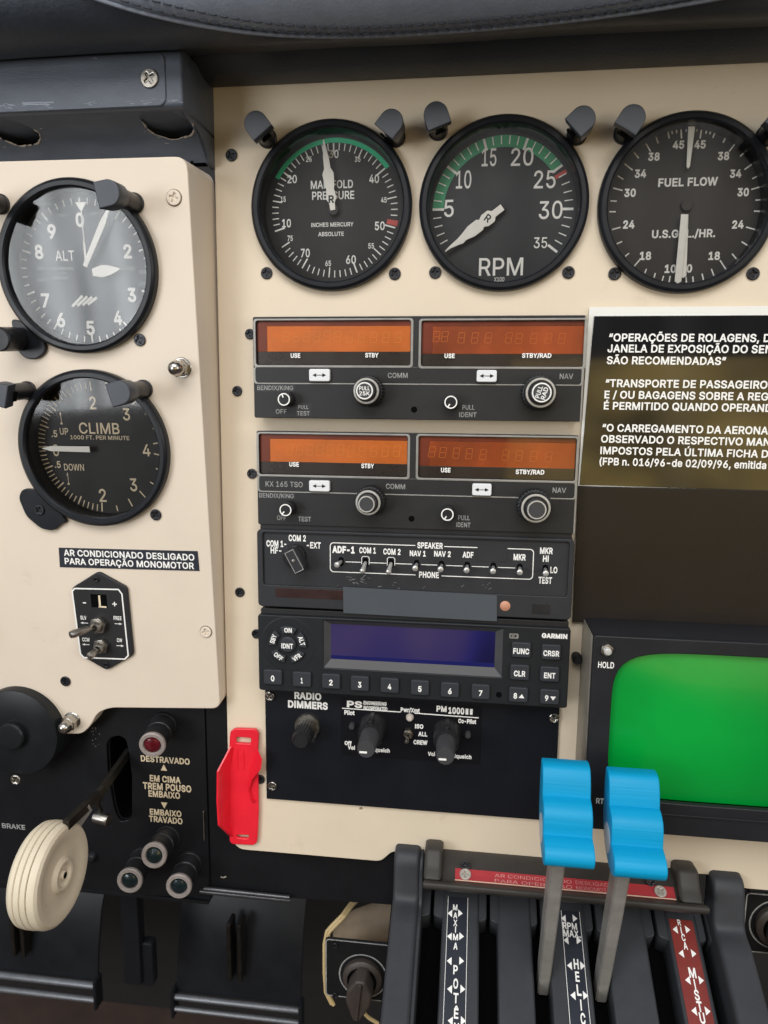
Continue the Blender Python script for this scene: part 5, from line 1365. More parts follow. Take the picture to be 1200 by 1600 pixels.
for x, y, s_ in ((878, 375, 1), (880, 577, -1)):
    q = G(x, y); g.append(([(q.x - 1.9, q.y - s_ * 1.8, HL + .07), (q.x + 1.9, q.y - s_ * 1.8, HL + .07), (q.x, q.y + s_ * 2.0, HL + .07)], [(0, 1, 2) if s_ > 0 else (0, 2, 1)]))
t.part('arrow_marks', join(*g), TANP, smooth=0, weld=False)
words(t, [('BRAKE', *mkl(73, 690), 7, 36)], HL + .07, HL, WORN, name='brake_lettering', bold=.02)
q = G(497, 850); t.part('dome_nut', lathe([(0, 3.4), (1.8, 3), (2.8, 1.8), (3.2, 0)], 24), SCREWB, loc=(q.x, q.y, HL))
g = []
for k in range(14):
    q = G(490 + random.uniform(0, 45), 150 + random.uniform(0, 120)); g.append(stroke([tuple(q), (q.x + random.uniform(-.6, .6), q.y + random.uniform(-.7, .7))], random.uniform(.1, .4), HL + .06))
t.part('paint_chips', join(*g), CHIP, smooth=0, weld=False)
# bottom lip
yl = t.p(200, 1398, HL).y
t.part('lower_lip', plate([(-140, yl - 1), (xr - 1, yl - 1), (xr - 1, yl + 1), (-140, yl + 1)], HL - 12, HL + .6, .3), LOWP)

c = PF.px(470, 1360, HL)
t = Thing('knee_panel', 'plain black knee panel under the cream panel with a bright lower edge', 'panel', PF, c.x, c.y)
xa_ = t.p(324.5, 1200, HL).x; xb_ = t.p(640, 1350, HL).x
t.part('panel_sheet', plate(round_poly([(xa_, 120), (t.p(352, 1100, HL).x + 40, 120), (t.p(352, 1100, HL).x + 40, t.p(400, 1310, HL).y), (xb_, t.p(620, 1320, HL).y), (xb_, t.p(600, 1412, HL).y), (xa_, t.p(330, 1395, HL).y)], .5), HL - 2, HL, .3), LOWP)
p0, p1 = t.p(318, 1393, HL + 4), t.p(452, 1408, HL + 4)
t.part('edge_rail', join(tube([(p0.x, p0.y + 1.2, HL + 3), (p1.x, p0.y + .6, HL + 3)], 1.3, 12), tube([(p0.x - 3, p0.y - 2.2, HL + 1), (p1.x, p0.y - 2.6, HL + 1)], 1.5, 12)), mat('dark_rail', (90, 90, 92), .3, metal=.8, var=.2))
q = t.p(319, 1290, HL + .5)
t.part('edge_strip', plate(rrect(q.x - .4, q.y - 9, q.x + .3, q.y + 9, .2), HL - .5, HL + 1.2, .2), STEEL)  # thin steel strip beside the panel's left edge
q = t.p(349, 1370, HL); t.part('paint_chips', join(stroke([(q.x - 1.6, q.y - .3), (q.x, q.y - .5), (q.x + 1.7, q.y + .4)], .7, HL + .06)), CHIP, smooth=0, weld=False)

# control yoke boss at the lower left
c = PF.px(-4, 1166, 30)
t = Thing('yoke_boss', 'black round control column boss cut off by the lower left edge', 'control column', PF, c.x, c.y)
t.part('flange', lathe([(25, -6), (25, 14), (24.5, 15.2), (23.6, 15.6), (9.5, 15.8), (7, 15.8)], 72), HUBM)
t.part('boss', lathe([(7.6, 15), (7.6, 19), (6.8, 20), (0, 20.4)], 60), HUBM)
q = t.p(25.5, 1217.5, 16); screw(t, q.x, q.y, 15.8, 3.0, STEEL, dome=True)

# landing gear lights
def gear_light(label, base, front, hh, lens, lensname):
    q = PF.px(*front, HL + hh)
    q0 = PF.px(*base, HL)
    t = Thing('indicator_light', label, 'indicator light', PF, q0.x, q0.y, HL, 'landing gear indicator lights')
    d = Vector((q.x - q0.x, q.y - q0.y, hh))
    m = d.to_track_quat('Z', 'Y').to_matrix().to_4x4()
    ln = d.length
    t.part('barrel', xf(join(lathe([(7.4, -1), (7.4, 1.4), (7.2, 1.8), (6.96, 2), (6.96, ln * .45), (6.50, ln * .47), (6.50, ln * .6), (6.96, ln * .62), (6.96, ln - 2.0)], 36)), m), KNOBB)
    r_ = t.part('rim', xf(lathe([(6.96, ln - 2.2), (7.08, ln - .6), (6.61, ln), (4.99, ln), (4.64, ln - .5), (4.52, ln - 1.5)], 40), m), LRIM)
    t.part(lensname, xf(lathe([(4.70, ln - 1.4), (3.94, ln - .2), (2.09, ln + .5), (0, ln + .7)], 32), m), lens, r_)
    return t


gear_light('red landing gear warning light beside the gear lever slot', (256, 1131), (237.5, 1165), 22, REDL, 'lens')
gear_light('dark green gear light, upper middle one of the cluster of three', (262, 1309), (240, 1337.5), 22, GREENL, 'lens')
gear_light('dark green gear light, left one of the cluster of three', (224, 1342), (202, 1377), 22, GREENL, 'lens')
gear_light('dark green gear light, right one of the cluster of three', (296, 1348), (279, 1386), 22, GREENL, 'lens')

# landing gear lever: an ivory wheel on a steel arm
cw = PF.px(97, 1367, 62)                       # hub of the near face
X0, Z0, Y0 = cw.x, cw.y, -62.0
t = Thing('gear_lever', 'landing gear lever with ivory grooved wheel on dark steel arm', 'lever', PF, PF.px(186, 1215, HL).x, PF.px(186, 1215, HL).y)
WR = 1.06
prof = [(0, 1.6), (1.6, 1.6), (2.0, 1.2), (2.1, .2), (4.2, .2), (5.2, 1.4), (6.4, 1.6), (7.2, 1.0), (8.2, -.2), (12.5, -.8), (16, .4), (19.0, 1.2), (20.8, 1.0), (22.0, 0), (22.6, -1.6), (22.6, -3.2), (21.9, -3.6), (22.6, -4.0), (22.8, -6.2), (22.1, -6.6), (22.8, -7.0), (22.8, -9.4), (22.1, -9.8), (22.7, -10.2), (22.4, -12.2), (21.2, -13.8), (19, -14.6), (0, -14.6)]
wm = Matrix.Translation(t.w(X0, Y0, Z0)) @ Matrix.Rotation(math.radians(90), 4, 'Y')
prof = [(a_ * WR, b_) for a_, b_ in prof]
wh = t.part('wheel', xf(lathe(prof, 96), wm), WHEEL, smooth=28)
gr = []
for z in (-3.6, -6.6, -9.8): gr.append(lathe([(22.05 * WR, z - .28), (22.25 * WR, z), (22.05 * WR, z + .28)], 96))
t.part('groove_dirt', xf(join(*gr), wm), GROOVE, wh)
t.part('hub_hole', xf(lathe([(1.5, 1.7), (0, 1.7)], 20), wm), VOID, wh, smooth=0)
a_ = t.w(PF.px(196, 1180, HL).x, 8, PF.px(196, 1180, HL).y)
pm = PF.px(150, 1248, 28); m_ = t.w(pm.x, -28, pm.y)
pe = PF.px(112, 1290, 56); e_ = t.w(pe.x - 3, -56, pe.y)
hubp = t.w(X0 - 7, Y0, Z0 + 6)


def flatbar(p0, p1, wd, th, side=Vector((1, 0, 0))):
    d = (p1 - p0).normalized(); s_ = (side - d * side.dot(d)).normalized(); u_ = d.cross(s_)
    v = []
    for p in (p0, p1):
        for a, b in ((-1, -1), (1, -1), (1, 1), (-1, 1)): v.append(tuple(p + s_ * a * th / 2 + u_ * b * wd / 2))
    return v, [(0, 3, 2, 1), (4, 5, 6, 7), (0, 1, 5, 4), (1, 2, 6, 5), (2, 3, 7, 6), (3, 0, 4, 7)]


DARKST = mat('dark_oiled_steel', (44, 41, 38), .34, metal=.5, var=.3, vscale=120)
t.part('arm', join(flatbar(a_, m_, 5.0, 2.6), flatbar(m_.lerp(a_, .1), e_, 4.6, 3.4)), DARKST)
t.part('arm_sleeve', join(flatbar(m_.lerp(e_, .30), hubp, 5.4, 4.2)), LEVER)
pj = PF.px(160, 1279, 10); j_ = t.w(pj.x, -10, pj.y)
t.part('pivot_pin', xf(lathe([(0, 4.6), (2.8, 4.6), (3.2, 4.0), (3.2, -4.6), (0, -4.6)], 24), Matrix.Translation(j_) @ Matrix.Rotation(math.radians(78), 4, 'Y')), STEEL)
t.part('link', tube([tuple(j_ + Vector((-2, 3, -2))), tuple(j_ + Vector((-2.5, 9, 0))), tuple(j_ + Vector((4, 22, -3)))], 1.4, 10), DARKST)

# ------------------------------------------------------------------ trim switch module
c = LF.px(157, 970, 2)
t = Thing('trim_switch', 'black hexagonal switch plate with two steel toggles below air conditioning placard', 'switch', LF, c.x, c.y)
N_ = lambda x, y, h=2.0: t.p(x / 3.243, 830 + y / 3.243, h)
t.part('plate', plate(round_poly([tuple(N_(*p)) for p in ((495, 205), (362, 288), (403, 628), (540, 706), (676, 628), (642, 285))], [2, 2, 2, 2, 2, 2]), 0, 2.0, .6, 2), RADIO)
bo = [N_(378, 290), N_(600, 295), N_(618, 318), N_(650, 630), N_(632, 648), N_(425, 640), N_(408, 620), N_(366, 305)]
t.part('white_border', stroke([tuple(p) for p in bo], .75, 2.08, True), WHITE, smooth=0)
p0, p1 = N_(458, 318), N_(545, 388)
iw = t.part('indicator_window', plate(rrect(p0.x, p0.y, p1.x, p1.y, .4), 1.9, 2.15, .04), VOID)
a_, b_, d_ = N_(503, 325), N_(508, 380), N_(540, 384)
t.part('indicator_needle', join(stroke([tuple(a_), tuple(b_)], 1.1, 2.22), stroke([(b_.x - .8, b_.y - .2), tuple(d_)], .9, 2.22)), WARMW, iw, smooth=0, weld=False)
g = [text('-', N_(428, 360).x, N_(428, 360).y, 2.08, 4, 1.8), text('+', N_(580, 362).x, N_(580, 362).y - .4, 2.08, 3.5, 2.6)]
for s_, x, y, ww in (('SLV', 423, 438, 3.4), ('FREE', 596, 440, 4.4), ('CCW', 436, 549, 4.2), ('CW', 606, 552, 3.0)):
    q = N_(x, y); g.append(text(s_, q.x, q.y, 2.08, 2.0, ww, 0, .02))
for x, y, s_ in ((430, 465, -1), (598, 469, 1), (438, 574, -1), (606, 580, 1)):
    q = N_(x, y); g += [stroke([(q.x - 1.8, q.y), (q.x + 1.8, q.y)], .35, 2.08), ([(q.x + s_ * 2.4, q.y, 2.08), (q.x + s_ * .8, q.y + .7, 2.08), (q.x + s_ * .8, q.y - .7, 2.08)], [(0, 1, 2) if s_ < 0 else (0, 2, 1)])]
t.part('lettering', join(*g), WHITE, smooth=0, weld=False)
q = N_(507, 470); toggle(t, q.x, q.y, 2, 4.6, tuple(Vector((N_(358, 525, 18).x - q.x, N_(358, 525, 18).y - q.y, 16))), m=STEEL)
q = N_(520, 575); toggle(t, q.x, q.y, 2, 4.2, (-1.6, -2.0, 11), m=STEEL)
for x, y in ((490, 243), (540, 675)):
    q = N_(x, y); screw(t, q.x, q.y, 2, 1.5, SCREWB)

# ------------------------------------------------------------------ throttle quadrant
t = Thing('lever_quadrant', 'dark grey lever quadrant with six slots and lettered label strips', 'lever quadrant', QF, QF.px(880, 1500).x, -20)
q_ = lambda x, y, h=0: t.p(x, y, h)
VB = q_(880, 1640).y - 25                          # near end, below the frame
edges = [(683, 748), (779, 838), (865, 932), (962, 1032), (1070, 1124)]
ribs = [(q_(a_, 1600).x, q_(b_, 1600).x) for a_, b_ in edges]
VT = q_(860, 1405).y
vend = q_(850, 1447).y
t.part('slot_floor', plate([(q_(600, 1600).x - 4, VB), (q_(1190, 1600).x + 10, VB), (q_(1190, 1600).x + 10, VT + 12), (q_(600, 1600).x - 4, VT + 12)], -22, -18, .2), VOID)
for i, (a_, b_) in enumerate(ribs):
    t.part('rib', plate([(a_, VB), (b_, VB), (b_, VT + 8), (a_, VT + 8)], -18, 0, 1.6, 3), QUAD)
sl = [(q_(646, 1600).x, ribs[0][0])] + [(ribs[i][1], ribs[i + 1][0]) for i in range(4)] + [(ribs[4][1], q_(1152, 1600).x)]
for a_, b_ in sl:
    md = (a_ + b_) / 2
    t.part('slot_end', join(plate(round_poly([(a_ - 1, vend - 1), (md - .9, vend + .8), (md - .9, VT + 8), (a_ - 1, VT + 8)], [.3, 1.5, .2, .2]), -16, -.8, .5), plate(round_poly([(md + .9, vend + .8), (b_ + 1, vend - 1), (b_ + 1, VT + 8), (md + .9, VT + 8)], [1.5, .3, .2, .2]), -16, -.8, .5)), QUAD)


def strip(pts4, m, letters, arrows, mk, name):
    p = [q_(*a_) for a_ in pts4]
    xl_, xr_ = (p[0].x + p[3].x) / 2, (p[1].x + p[2].x) / 2
    yb_, yt_ = VB + .5, (p[0].y + p[1].y) / 2
    st = t.part(name, plate([(xl_, yb_), (xr_, yb_), (xr_, yt_), (xl_, yt_)], 0, .25, .06), m)
    xm_ = (xl_ + xr_) / 2; wd = xr_ - xl_
    g = [stroke([(xl_ + .35, yb_), (xl_ + .35, yt_)], .25, .3), stroke([(xr_ - .35, yb_), (xr_ - .35, yt_)], .25, .3)] if m is STRIPB else []
    for s_, x, y, hh, ww in letters:
        c_ = q_(*mk(x, y)); a1, a2 = q_(*mk(x, y - hh / 2)), q_(*mk(x, y + hh / 2)); b1, b2 = q_(*mk(x - ww / 2, y)), q_(*mk(x + ww / 2, y))
        g.append(text(s_, c_.x, c_.y, .31, a1.y - a2.y, b2.x - b1.x, 0, .025))
    for x0_, x1_, y in arrows:
        for x, s_ in ((x0_, -1), (x1_, 1)):
            c_ = q_(*mk(x, y)); e_ = 1.2
            g.append(([(c_.x + s_ * e_, c_.y, .31), (c_.x - s_ * e_, c_.y + 1.9, .31), (c_.x - s_ * e_, c_.y - 1.9, .31)], [(0, 2, 1) if s_ > 0 else (0, 1, 2)]))
    t.part('lettering', join(*g), WHITE, st, smooth=0, weld=False)


JQ = lambda x, y: (580 + x / 3.75, 1300 + y / 3.75)
KQ = lambda x, y: (820 + x / 3.158, 1160 + y / 3.158)
strip([(696, 1402), (728, 1402), (733, 1600), (695, 1600)], STRIPB,
      [('M', 492, 443, 32, 26), ('A', 493, 490, 32, 24), ('X', 493, 534, 34, 24), ('I', 494, 573, 34, 6), ('M', 494, 617, 34, 30), ('A', 494, 670, 38, 24), ('P', 494, 809, 50, 26), ('O', 495, 890, 54, 28), ('T', 496, 975, 56, 30), ('Ê', 498, 1065, 56, 26), ('N', 499, 1150, 56, 30)],
      [(461, 523, 478), (458, 530, 613), (457, 530, 757), (459, 537, 922), (463, 540, 1108)], JQ, 'label_strip')
strip([(877, 1424), (902, 1424), (928, 1600), (888, 1600)], STRIPB,
      [('RPM', 222, 907, 30, 70), ('MAX.', 232, 945, 32, 84), ('H', 253, 1095, 46, 24), ('E', 259, 1157, 46, 20), ('L', 267, 1224, 50, 22), ('I', 277, 1297, 50, 6), ('C', 287, 1365, 52, 24)],
      [(190, 248, 870), (203, 267, 978), (220, 286, 1103), (237, 300, 1250), (252, 318, 1420)], KQ, 'label_strip')
strip([(1043, 1437), (1076, 1437), (1122, 1600), (1078, 1600)], STRIPR,
      [('R', 761, 890, 26, 16), ('I', 771, 928, 32, 5), ('C', 782, 964, 32, 18), ('A', 792, 1005, 34, 20), ('M', 826, 1138, 46, 34), ('I', 838, 1194, 46, 6), ('S', 848, 1248, 48, 24), ('T', 862, 1305, 48, 26), ('U', 875, 1362, 50, 26)],
      [(741, 804, 925), (771, 834, 1043), (803, 871, 1175), (834, 903, 1327)], KQ, 'label_strip')


# side walls: a profile in the side view, drawn out along X
def side_extrude(prof, X0_, X1_, th):
    """prof of (Y, Z) world mm -> solid between X0_ and X1_, local to th."""
    g = plate(prof, 0, 1, 0)
    L = X1_ - X0_
    return L


def yz_solid(th, prof, X0_, X1_, bev=.6, res=2):
    """Polygon in world (Y, Z), extruded from X0_ to X1_."""
    v, f = plate([(p[0], p[1]) for p in prof], X0_, X1_, bev, res)
    return [tuple(th.w(c_, a_, b_)) for a_, b_, c_ in v], f


def qpt(vv, hh):                                   # world (Y, Z) of a point at frame v (absolute), height hh
    p = QF.o + QF.uy * vv + QF.n * hh
    return (p.y, p.z)


va = t.v
ztop = PF.px(640, 1324, 3).y
wall = [(4, ztop), (-5, ztop - .5), (-9, ztop - 5), (-13, ztop - 24)] + [qpt(-20, 9), qpt(VB + va, 9), qpt(VB + va, -24), (4, QF.o.z - 20)]
wall = round_poly(wall, [.5, 3, 4, 6, 4, 2, 1, 1])
xa0, xa1 = QF.px(593, 1600, 8).x, QF.px(645, 1600, 8).x
t.part('side_wall', yz_solid(t, wall, xa0, xa1 - 1.5, 2.2, 3), QUAD)
t.part('side_wall', yz_solid(t, wall, xa1 - 1.8, xa1 + 2, .8, 2) if False else yz_solid(t, [(y_ + .6, z_ - 2.2) for y_, z_ in wall], xa1 - 1.8, xa1 + .3, .6, 2), QUAD)
xb0, xb1 = QF.px(1152, 1600, 8).x, QF.px(1207, 1600, 8).x
t.part('side_wall', yz_solid(t, wall, xb0, xb1, 2.4, 3), QUAD)
# cover block over the far ends of the slots
zc = lambda y, h: PF.px(860, y, h).y
cov = [(3, zc(1345, 2)), (-3, zc(1345, 3)), (-6, zc(1353, 6)), (-11, zc(1369, 11)), (-17.5, zc(1391, 17.5)), (-23, zc(1393, 23)), (-26, zc(1397, 26)), (-26.5, zc(1403, 26)), (-24, zc(1408, 24)), (-14, zc(1408, 20)), (3, zc(1418, 2))]
cx0, cx1 = PF.px(662, 1385, 18).x, PF.px(1106, 1410, 22).x
cv = t.part('cover', yz_solid(t, round_poly(cov, [.3, 2, 2, .5, 2, 1.5, 1.5, 2, 2, .3, .3]), cx0, cx1, .8, 2), QUADC)
# end bosses of the cover
for X_a, X_b in ((PF.px(664, 1345, 6).x, PF.px(692, 1345, 6).x), (PF.px(1052, 1372, 6).x, PF.px(1087, 1375, 6).x)):
    bs = [(2, zc(1333, 3)), (-6, zc(1334, 6)), (-10, zc(1340, 9)), (-15.5, zc(1366, 13)), (-21, zc(1389, 19)), (0, zc(1395, 8))]
    t.part('cover_boss', yz_solid(t, round_poly(bs, [.3, 3, 3, 2, 2, .3]), X_a, X_b, 2.2, 3), QUADC, cv)
# warning strip lying on the cover's slope
sA, sB = Vector((-11, zc(1369, 11))), Vector((-17.5, zc(1391, 17.5)))
dv = (sA - sB).normalized()
SF = Frame((0, sB.x, sB.y), (1, 0, 0), (0, dv.x, dv.y))
slen = (sA - sB).length
ws = Thing('warning_strip', 'red warning strip on the quadrant cover held by two pale screws', 'placard', SF, SF.px(880, 1381).x, slen / 2)
x0, x1 = ws.p(711, 1369).x, ws.p(1054, 1395).x
ws.part('strip', plate([(x0, -slen / 2 + .3), (x1, -slen / 2 + .3), (x1, slen / 2 - .3), (x0, slen / 2 - .3)], .05, .45, .1), STRIPR2)
ws.part('edge_line', stroke([(x0, -slen / 2 + .75), (x1, -slen / 2 + .75)], .5, .52), WARMW, smooth=0)
xt = [ws.p(x, y).x for x, y in ((773, 1378), (862, 1385), (900, 1387), (950, 1391))]
hw_ = slen * .24
PALEM = mat('pale_screw', (190, 182, 172), .4, metal=.3, var=.15, vscale=300)
DIMR = mat('worn_pink_print', (214, 150, 144), .6, var=.3, vscale=500)
ws.part('lettering', join(text('AR CONDICIONADO', xt[0], slen * .18, .53, hw_, xt[2] - xt[0] - 2, 0, .0, 'L'), text('DESLIGADO', xt[2], slen * .18, .53, hw_, (xt[3] - xt[2]) * 1.2, 0, .0, 'L'),
                         text('PARA OPERAÇÃO', xt[0], -slen * .2, .53, hw_, xt[2] - xt[0] - 2, 0, .0, 'L'), text('MONOMOTOR', xt[2], -slen * .2, .53, hw_, (xt[3] - xt[2]) * 1.2, 0, .0, 'L')), DIMR, smooth=0, weld=False)
for x, y in ((727, 1369), (1031, 1392)):
    q = ws.p(x, y); screw(ws, q.x, .3, .4, 3.0, PALEM)
for x, y, h in ((727, 1352, 6), (1016, 1376, 6)):
    q = SF.px(x, y, 1.0)
    ls = t.w(q.x, *(SF.o + SF.uy * q.y + SF.n * .9).yz)
    o = screw(t, ls.x, ls.y, ls.z, 2.6, SCREWB, dome=True)
    o.rotation_euler = (math.radians(35), 0, 0)


# ------------------------------------------------------------------ propeller levers with blue knobs
def prop_lever(label, top_px, slot_px, kl, kt, kb):
    hs = 60.0
    X_ = (PF.px(*top_px, hs).x + PF.px(*slot_px, 35).x) / 2
    qs = QF.px(slot_px[0], slot_px[1], -2)
    t = Thing('propeller_lever', label, 'lever', QF, X_, qs.y, 0, 'blue knobbed propeller levers')
    pb = QF.o + QF.uy * (qs.y + 1) + QF.n * (-14)
    pk = PF.px(top_px[0], top_px[1], hs)
    zt_, zb_ = PF.px(kt[0], kt[1], 52).y, PF.px(kb[0], kb[1], 71).y
    HT = zt_ - zb_
    yb_ = Vector((X_, pb.y, pb.z)); yt_ = Vector((X_, -hs, pk.y + HT * .45))
    d = (yt_ - yb_).normalized()
    # a flat steel bar in the lever's own plane
    nrm = Vector((0, -d.z, d.y))
    v = []
    for p, wd, th in ((yb_, 9.5, 5.4), (yb_.lerp(yt_, .5), 10.5, 6.0), (yt_, 11, 6.2)):
        for a_, b_ in ((-1, -1), (1, -1), (1, 1), (-1, 1)):
            q = p + Vector((1, 0, 0)) * a_ * th / 2 + nrm * b_ * wd / 2
            v.append(tuple(t.w(*q)))
    f = [(0, 3, 2, 1), (8, 9, 10, 11)] + [(i * 4 + k, i * 4 + (k + 1) % 4, i * 4 + 4 + (k + 1) % 4, i * 4 + 4 + k) for i in range(2) for k in range(4)]
    g = (v, f)
    sh = t.part('shaft', g, LEVER, smooth=0)
    bm = bmesh.new(); bm.from_mesh(sh.data)
    bmesh.ops.bevel(bm, geom=[e for e in bm.edges], offset=.0006, segments=2, affect='EDGES', clamp_overlap=True)
    bm.to_mesh(sh.data); bm.free(); sh.data.shade_smooth(); sh.data.set_sharp_from_angle(angle=math.radians(40))
    # knob: scalloped side profile (distance towards the viewer, down from the top), drawn out along X
    k = HT / 41.0
    def bez(p0, p1, p2, p3, n=7):
        return [tuple(Vector(p0) * (1 - q) ** 3 + Vector(p1) * 3 * q * (1 - q) ** 2 + Vector(p2) * 3 * q * q * (1 - q) + Vector(p3) * q ** 3) for q in [i / n for i in range(n)]]
    pr = (bez((-46, .2), (-50, -.4), (-52.6, -.2), (-54.0, 2.0)) + bez((-54.0, 2.0), (-56.4, 6), (-57.0, 9.5), (-57.6, 13.6)) + bez((-57.6, 13.6), (-63.6, 14.4), (-65.6, 18), (-66.0, 22)) + bez((-66.0, 22), (-66.4, 24.5), (-66.2, 26.5), (-66.6, 28.2))
          + bez((-66.6, 28.2), (-73.4, 28.8), (-76.4, 32.0), (-75.6, 36.0)) + bez((-75.6, 36.0), (-74.6, 40.5), (-70, 41.8), (-64, 41.6)) + bez((-64, 41.6), (-53, 41.2), (-46.5, 33), (-45.4, 24)) + bez((-45.4, 24), (-44.4, 14), (-44.4, 6), (-46, .2)))
    sm = [(a_, zt_ - b_ * k) for a_, b_ in pr]
    Xl = PF.px(kl[0], kl[2], 56).x; Xr = PF.px(kl[1], kl[2], 56).x
    kn = t.part('knob', yz_solid(t, sm, Xl, Xr, .7, 3), BLUE, smooth=42)
    cz = zt_ - 31 * k
    t.part('knob_side_inlay', [([tuple(t.w(Xl - .12, -57.5 + 6.4 * math.cos(a_), cz + 6.4 * math.sin(a_))) for a_ in [2 * PI * i / 32 for i in range(32)]] + [tuple(t.w(Xl + 1, -57.5 + 6.4 * math.cos(a_), cz + 6.4 * math.sin(a_))) for a_ in [2 * PI * i / 32 for i in range(32)]], [tuple(range(32))] + [(i, 32 + i, 32 + (i + 1) % 32, (i + 1) % 32) for i in range(32)])][0], mat_inlay, kn)
    return t


mat_inlay = mat('pale_inlay', (190, 200, 205), .45, var=.05)
prop_lever('blue knobbed propeller lever, the one over the intercom panel corner', (871, 1351), (852, 1529), (848, 924, 1220), (885, 1196), (885, 1354))
prop_lever('blue knobbed propeller lever, the one overlapping the green radar screen', (972, 1366), (945, 1540), (952, 1032, 1235), (990, 1210), (1000, 1372))


# ------------------------------------------------------------------ glareshield
zb = .4605 * (DCAM - 50.0) + 22.0 * 0.1
t = Thing('glareshield', 'dark padded leather glareshield with stitched seam overhanging the panel top', 'glareshield', PF, 0, zb)
Rg = 22.0
hc, zc_ = 50.0, zb + Rg                      # centre of the padded roll
NX, NA = 90, 40
X_0, X_1 = -330.0, 330.0
prof = [(-20.0, zb + 16), (4, zb + 12), (20, zb + 8)]
for i in range(NA + 1):
    a_ = math.radians(-125 + 215 * i / NA)           # from below-back, round the front, to the top
    prof.append((hc + Rg * math.cos(a_), zc_ + Rg * math.sin(a_)))
prof += [(-30, zc_ + Rg - 6)]
v, f = [], []
for j in range(NX + 1):
    X_ = X_0 + (X_1 - X_0) * j / NX
    for (h_, z_) in prof:
        dz = 1.2 * noise.noise(Vector((X_ * .012, h_ * .03, z_ * .03)))
        v.append(tuple(t.w(X_, -(h_ + dz), z_ + dz * .6)))
m_ = len(prof)
for j in range(NX):
    for i in range(m_ - 1):
        f.append((j * m_ + i, (j + 1) * m_ + i, (j + 1) * m_ + i + 1, j * m_ + i + 1))
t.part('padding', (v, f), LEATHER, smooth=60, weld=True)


zf_ = PF.px(640, 118, 6).y
up_ = [(3, zf_ + 30), (3, zf_ + 1.5), (-7, zf_), (-14, zf_ + .5), (-24, zf_ + 3.5), (-32, zf_ + 8), (-38, zf_ + 16), (-36, zf_ + 30)]
t.part('underside', yz_solid(t, round_poly(up_, 4), -130.5, 330, 1.5, 3), LEATHER)


def on_roll(X_, a_deg, off=0.0):
    a_ = math.radians(a_deg)
    h_, z_ = hc + (Rg + off) * math.cos(a_), zc_ + (Rg + off) * math.sin(a_)
    dz = 1.2 * noise.noise(Vector((X_ * .012, h_ * .03, z_ * .03)))
    return t.w(X_, -(h_ + dz), z_ + dz * .6)


def seam_angle(x):                                  # the edge of the upper hide bows down in the middle
    d = x + 34
    return -88 + (34 * (d / 92.0) ** 2 if d < 0 else 26 * (d / 130.0) ** 2)


v, f = [], []
XS = [-170 + 340 * j / 110 for j in range(111)]
AN = 14
for X_ in XS:
    a0 = min(20, seam_angle(X_))
    for i in range(AN + 1):
        a_ = a0 + (40 - a0) * i / AN
        v.append(tuple(on_roll(X_, a_, 1.6 if i else .1)))
m_ = AN + 1
for j in range(len(XS) - 1):
    for i in range(m_ - 1): f.append((j * m_ + i, (j + 1) * m_ + i, (j + 1) * m_ + i + 1, j * m_ + i + 1))
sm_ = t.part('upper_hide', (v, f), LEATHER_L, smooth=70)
ridge = [tuple(on_roll(X_, min(40, seam_angle(X_)), .9)) for X_ in XS]
t.part('piping', tube(ridge, .8, 8), LEATHER_L, sm_)
st = []
X_ = -140.0
while X_ < 150:
    for o_ in (7.0, 15.0):
        a0, a1 = seam_angle(X_) + o_, seam_angle(X_ + 3.0) + o_
        if max(a0, a1) < 30:
            st.append(tube([tuple(on_roll(X_, a0, 1.5)), tuple(on_roll(X_ + .5, a0 * .8 + a1 * .2, 1.95)), tuple(on_roll(X_ + 2.5, a0 * .2 + a1 * .8, 1.95)), tuple(on_roll(X_ + 3.0, a1, 1.5))], .36, 6))
    X_ += 4.2
t.part('stitching', join(*st), THREAD, sm_)

# ------------------------------------------------------------------ dark slate box under the glareshield on the left
HB = 38.0
t = Thing('slate_cover', 'dark slate metal cover with two ragged holes, above the flight panel', 'cover', PF, -200, 130)
xr = PF.px(284.5, 120, HB).x
pz = lambda y, h: PF.px(200, y, h).y
pr = [(2, pz(74, HB)), (-HB + 3, pz(74, HB)), (-HB, pz(78, HB)), (-HB, pz(166, HB)), (-HB + 3, pz(175, HB - 3)), (-HB + 14, pz(197, HB - 14)), (-HB + 25, pz(224, HB - 25)), (-HB + 31, pz(258, HB - 31)), (2, pz(262, HB - 32))]
z172 = pz(171, HB)
t.part('cover_box', yz_solid(t, round_poly([(2, pz(74, HB)), (-HB + 2, pz(74, HB)), (-HB, pz(77, HB)), (-HB, pz(167, HB)), (-HB + 2.2, z172), (2, z172)], [.3, 2, 2, 3, 2, .3]), -340, xr, 1.0, 2), GREY_BOX)
t.part('end_cheek', yz_solid(t, round_poly([(2, z172 - .05), (-HB + 3.2, z172 - .05)] + pr[5:], [.3, .3, 8, 8, 1, .3]), xr - 2.6, xr - .1, .6, 2), GREY_BOX)
t.part('hole_dark_sheet', ([tuple(t.w(*q)) for q in ((-340, -4, z172 + 1), (xr - 2, -4, z172 + 1), (xr - 2, -4, pz(262, 6)), (-340, -4, pz(262, 6)))], [(0, 1, 2, 3)]), VOID, smooth=0)  # near-black sheet put in so the holes read dark
# lower skin, curving back under the box, with two ragged oval holes cut in it
ctl = [(-HB + .6, pz(167.5, HB))] + [(p_[0], p_[1]) for p_ in pr[4:8]]


def skin(s_):
    n_ = len(ctl) - 1
    k_ = min(int(s_ * n_), n_ - 1); q_2 = s_ * n_ - k_
    p0, p1, p2, p3 = (Vector(ctl[max(0, min(n_, k_ + d_))]) for d_ in (-1, 0, 1, 2))
    r_2 = .5 * ((2 * p1) + (p2 - p0) * q_2 + (2 * p0 - 5 * p1 + 4 * p2 - p3) * q_2 ** 2 + (3 * p1 - p0 - 3 * p2 + p3) * q_2 ** 3)
    return r_2.x, r_2.y


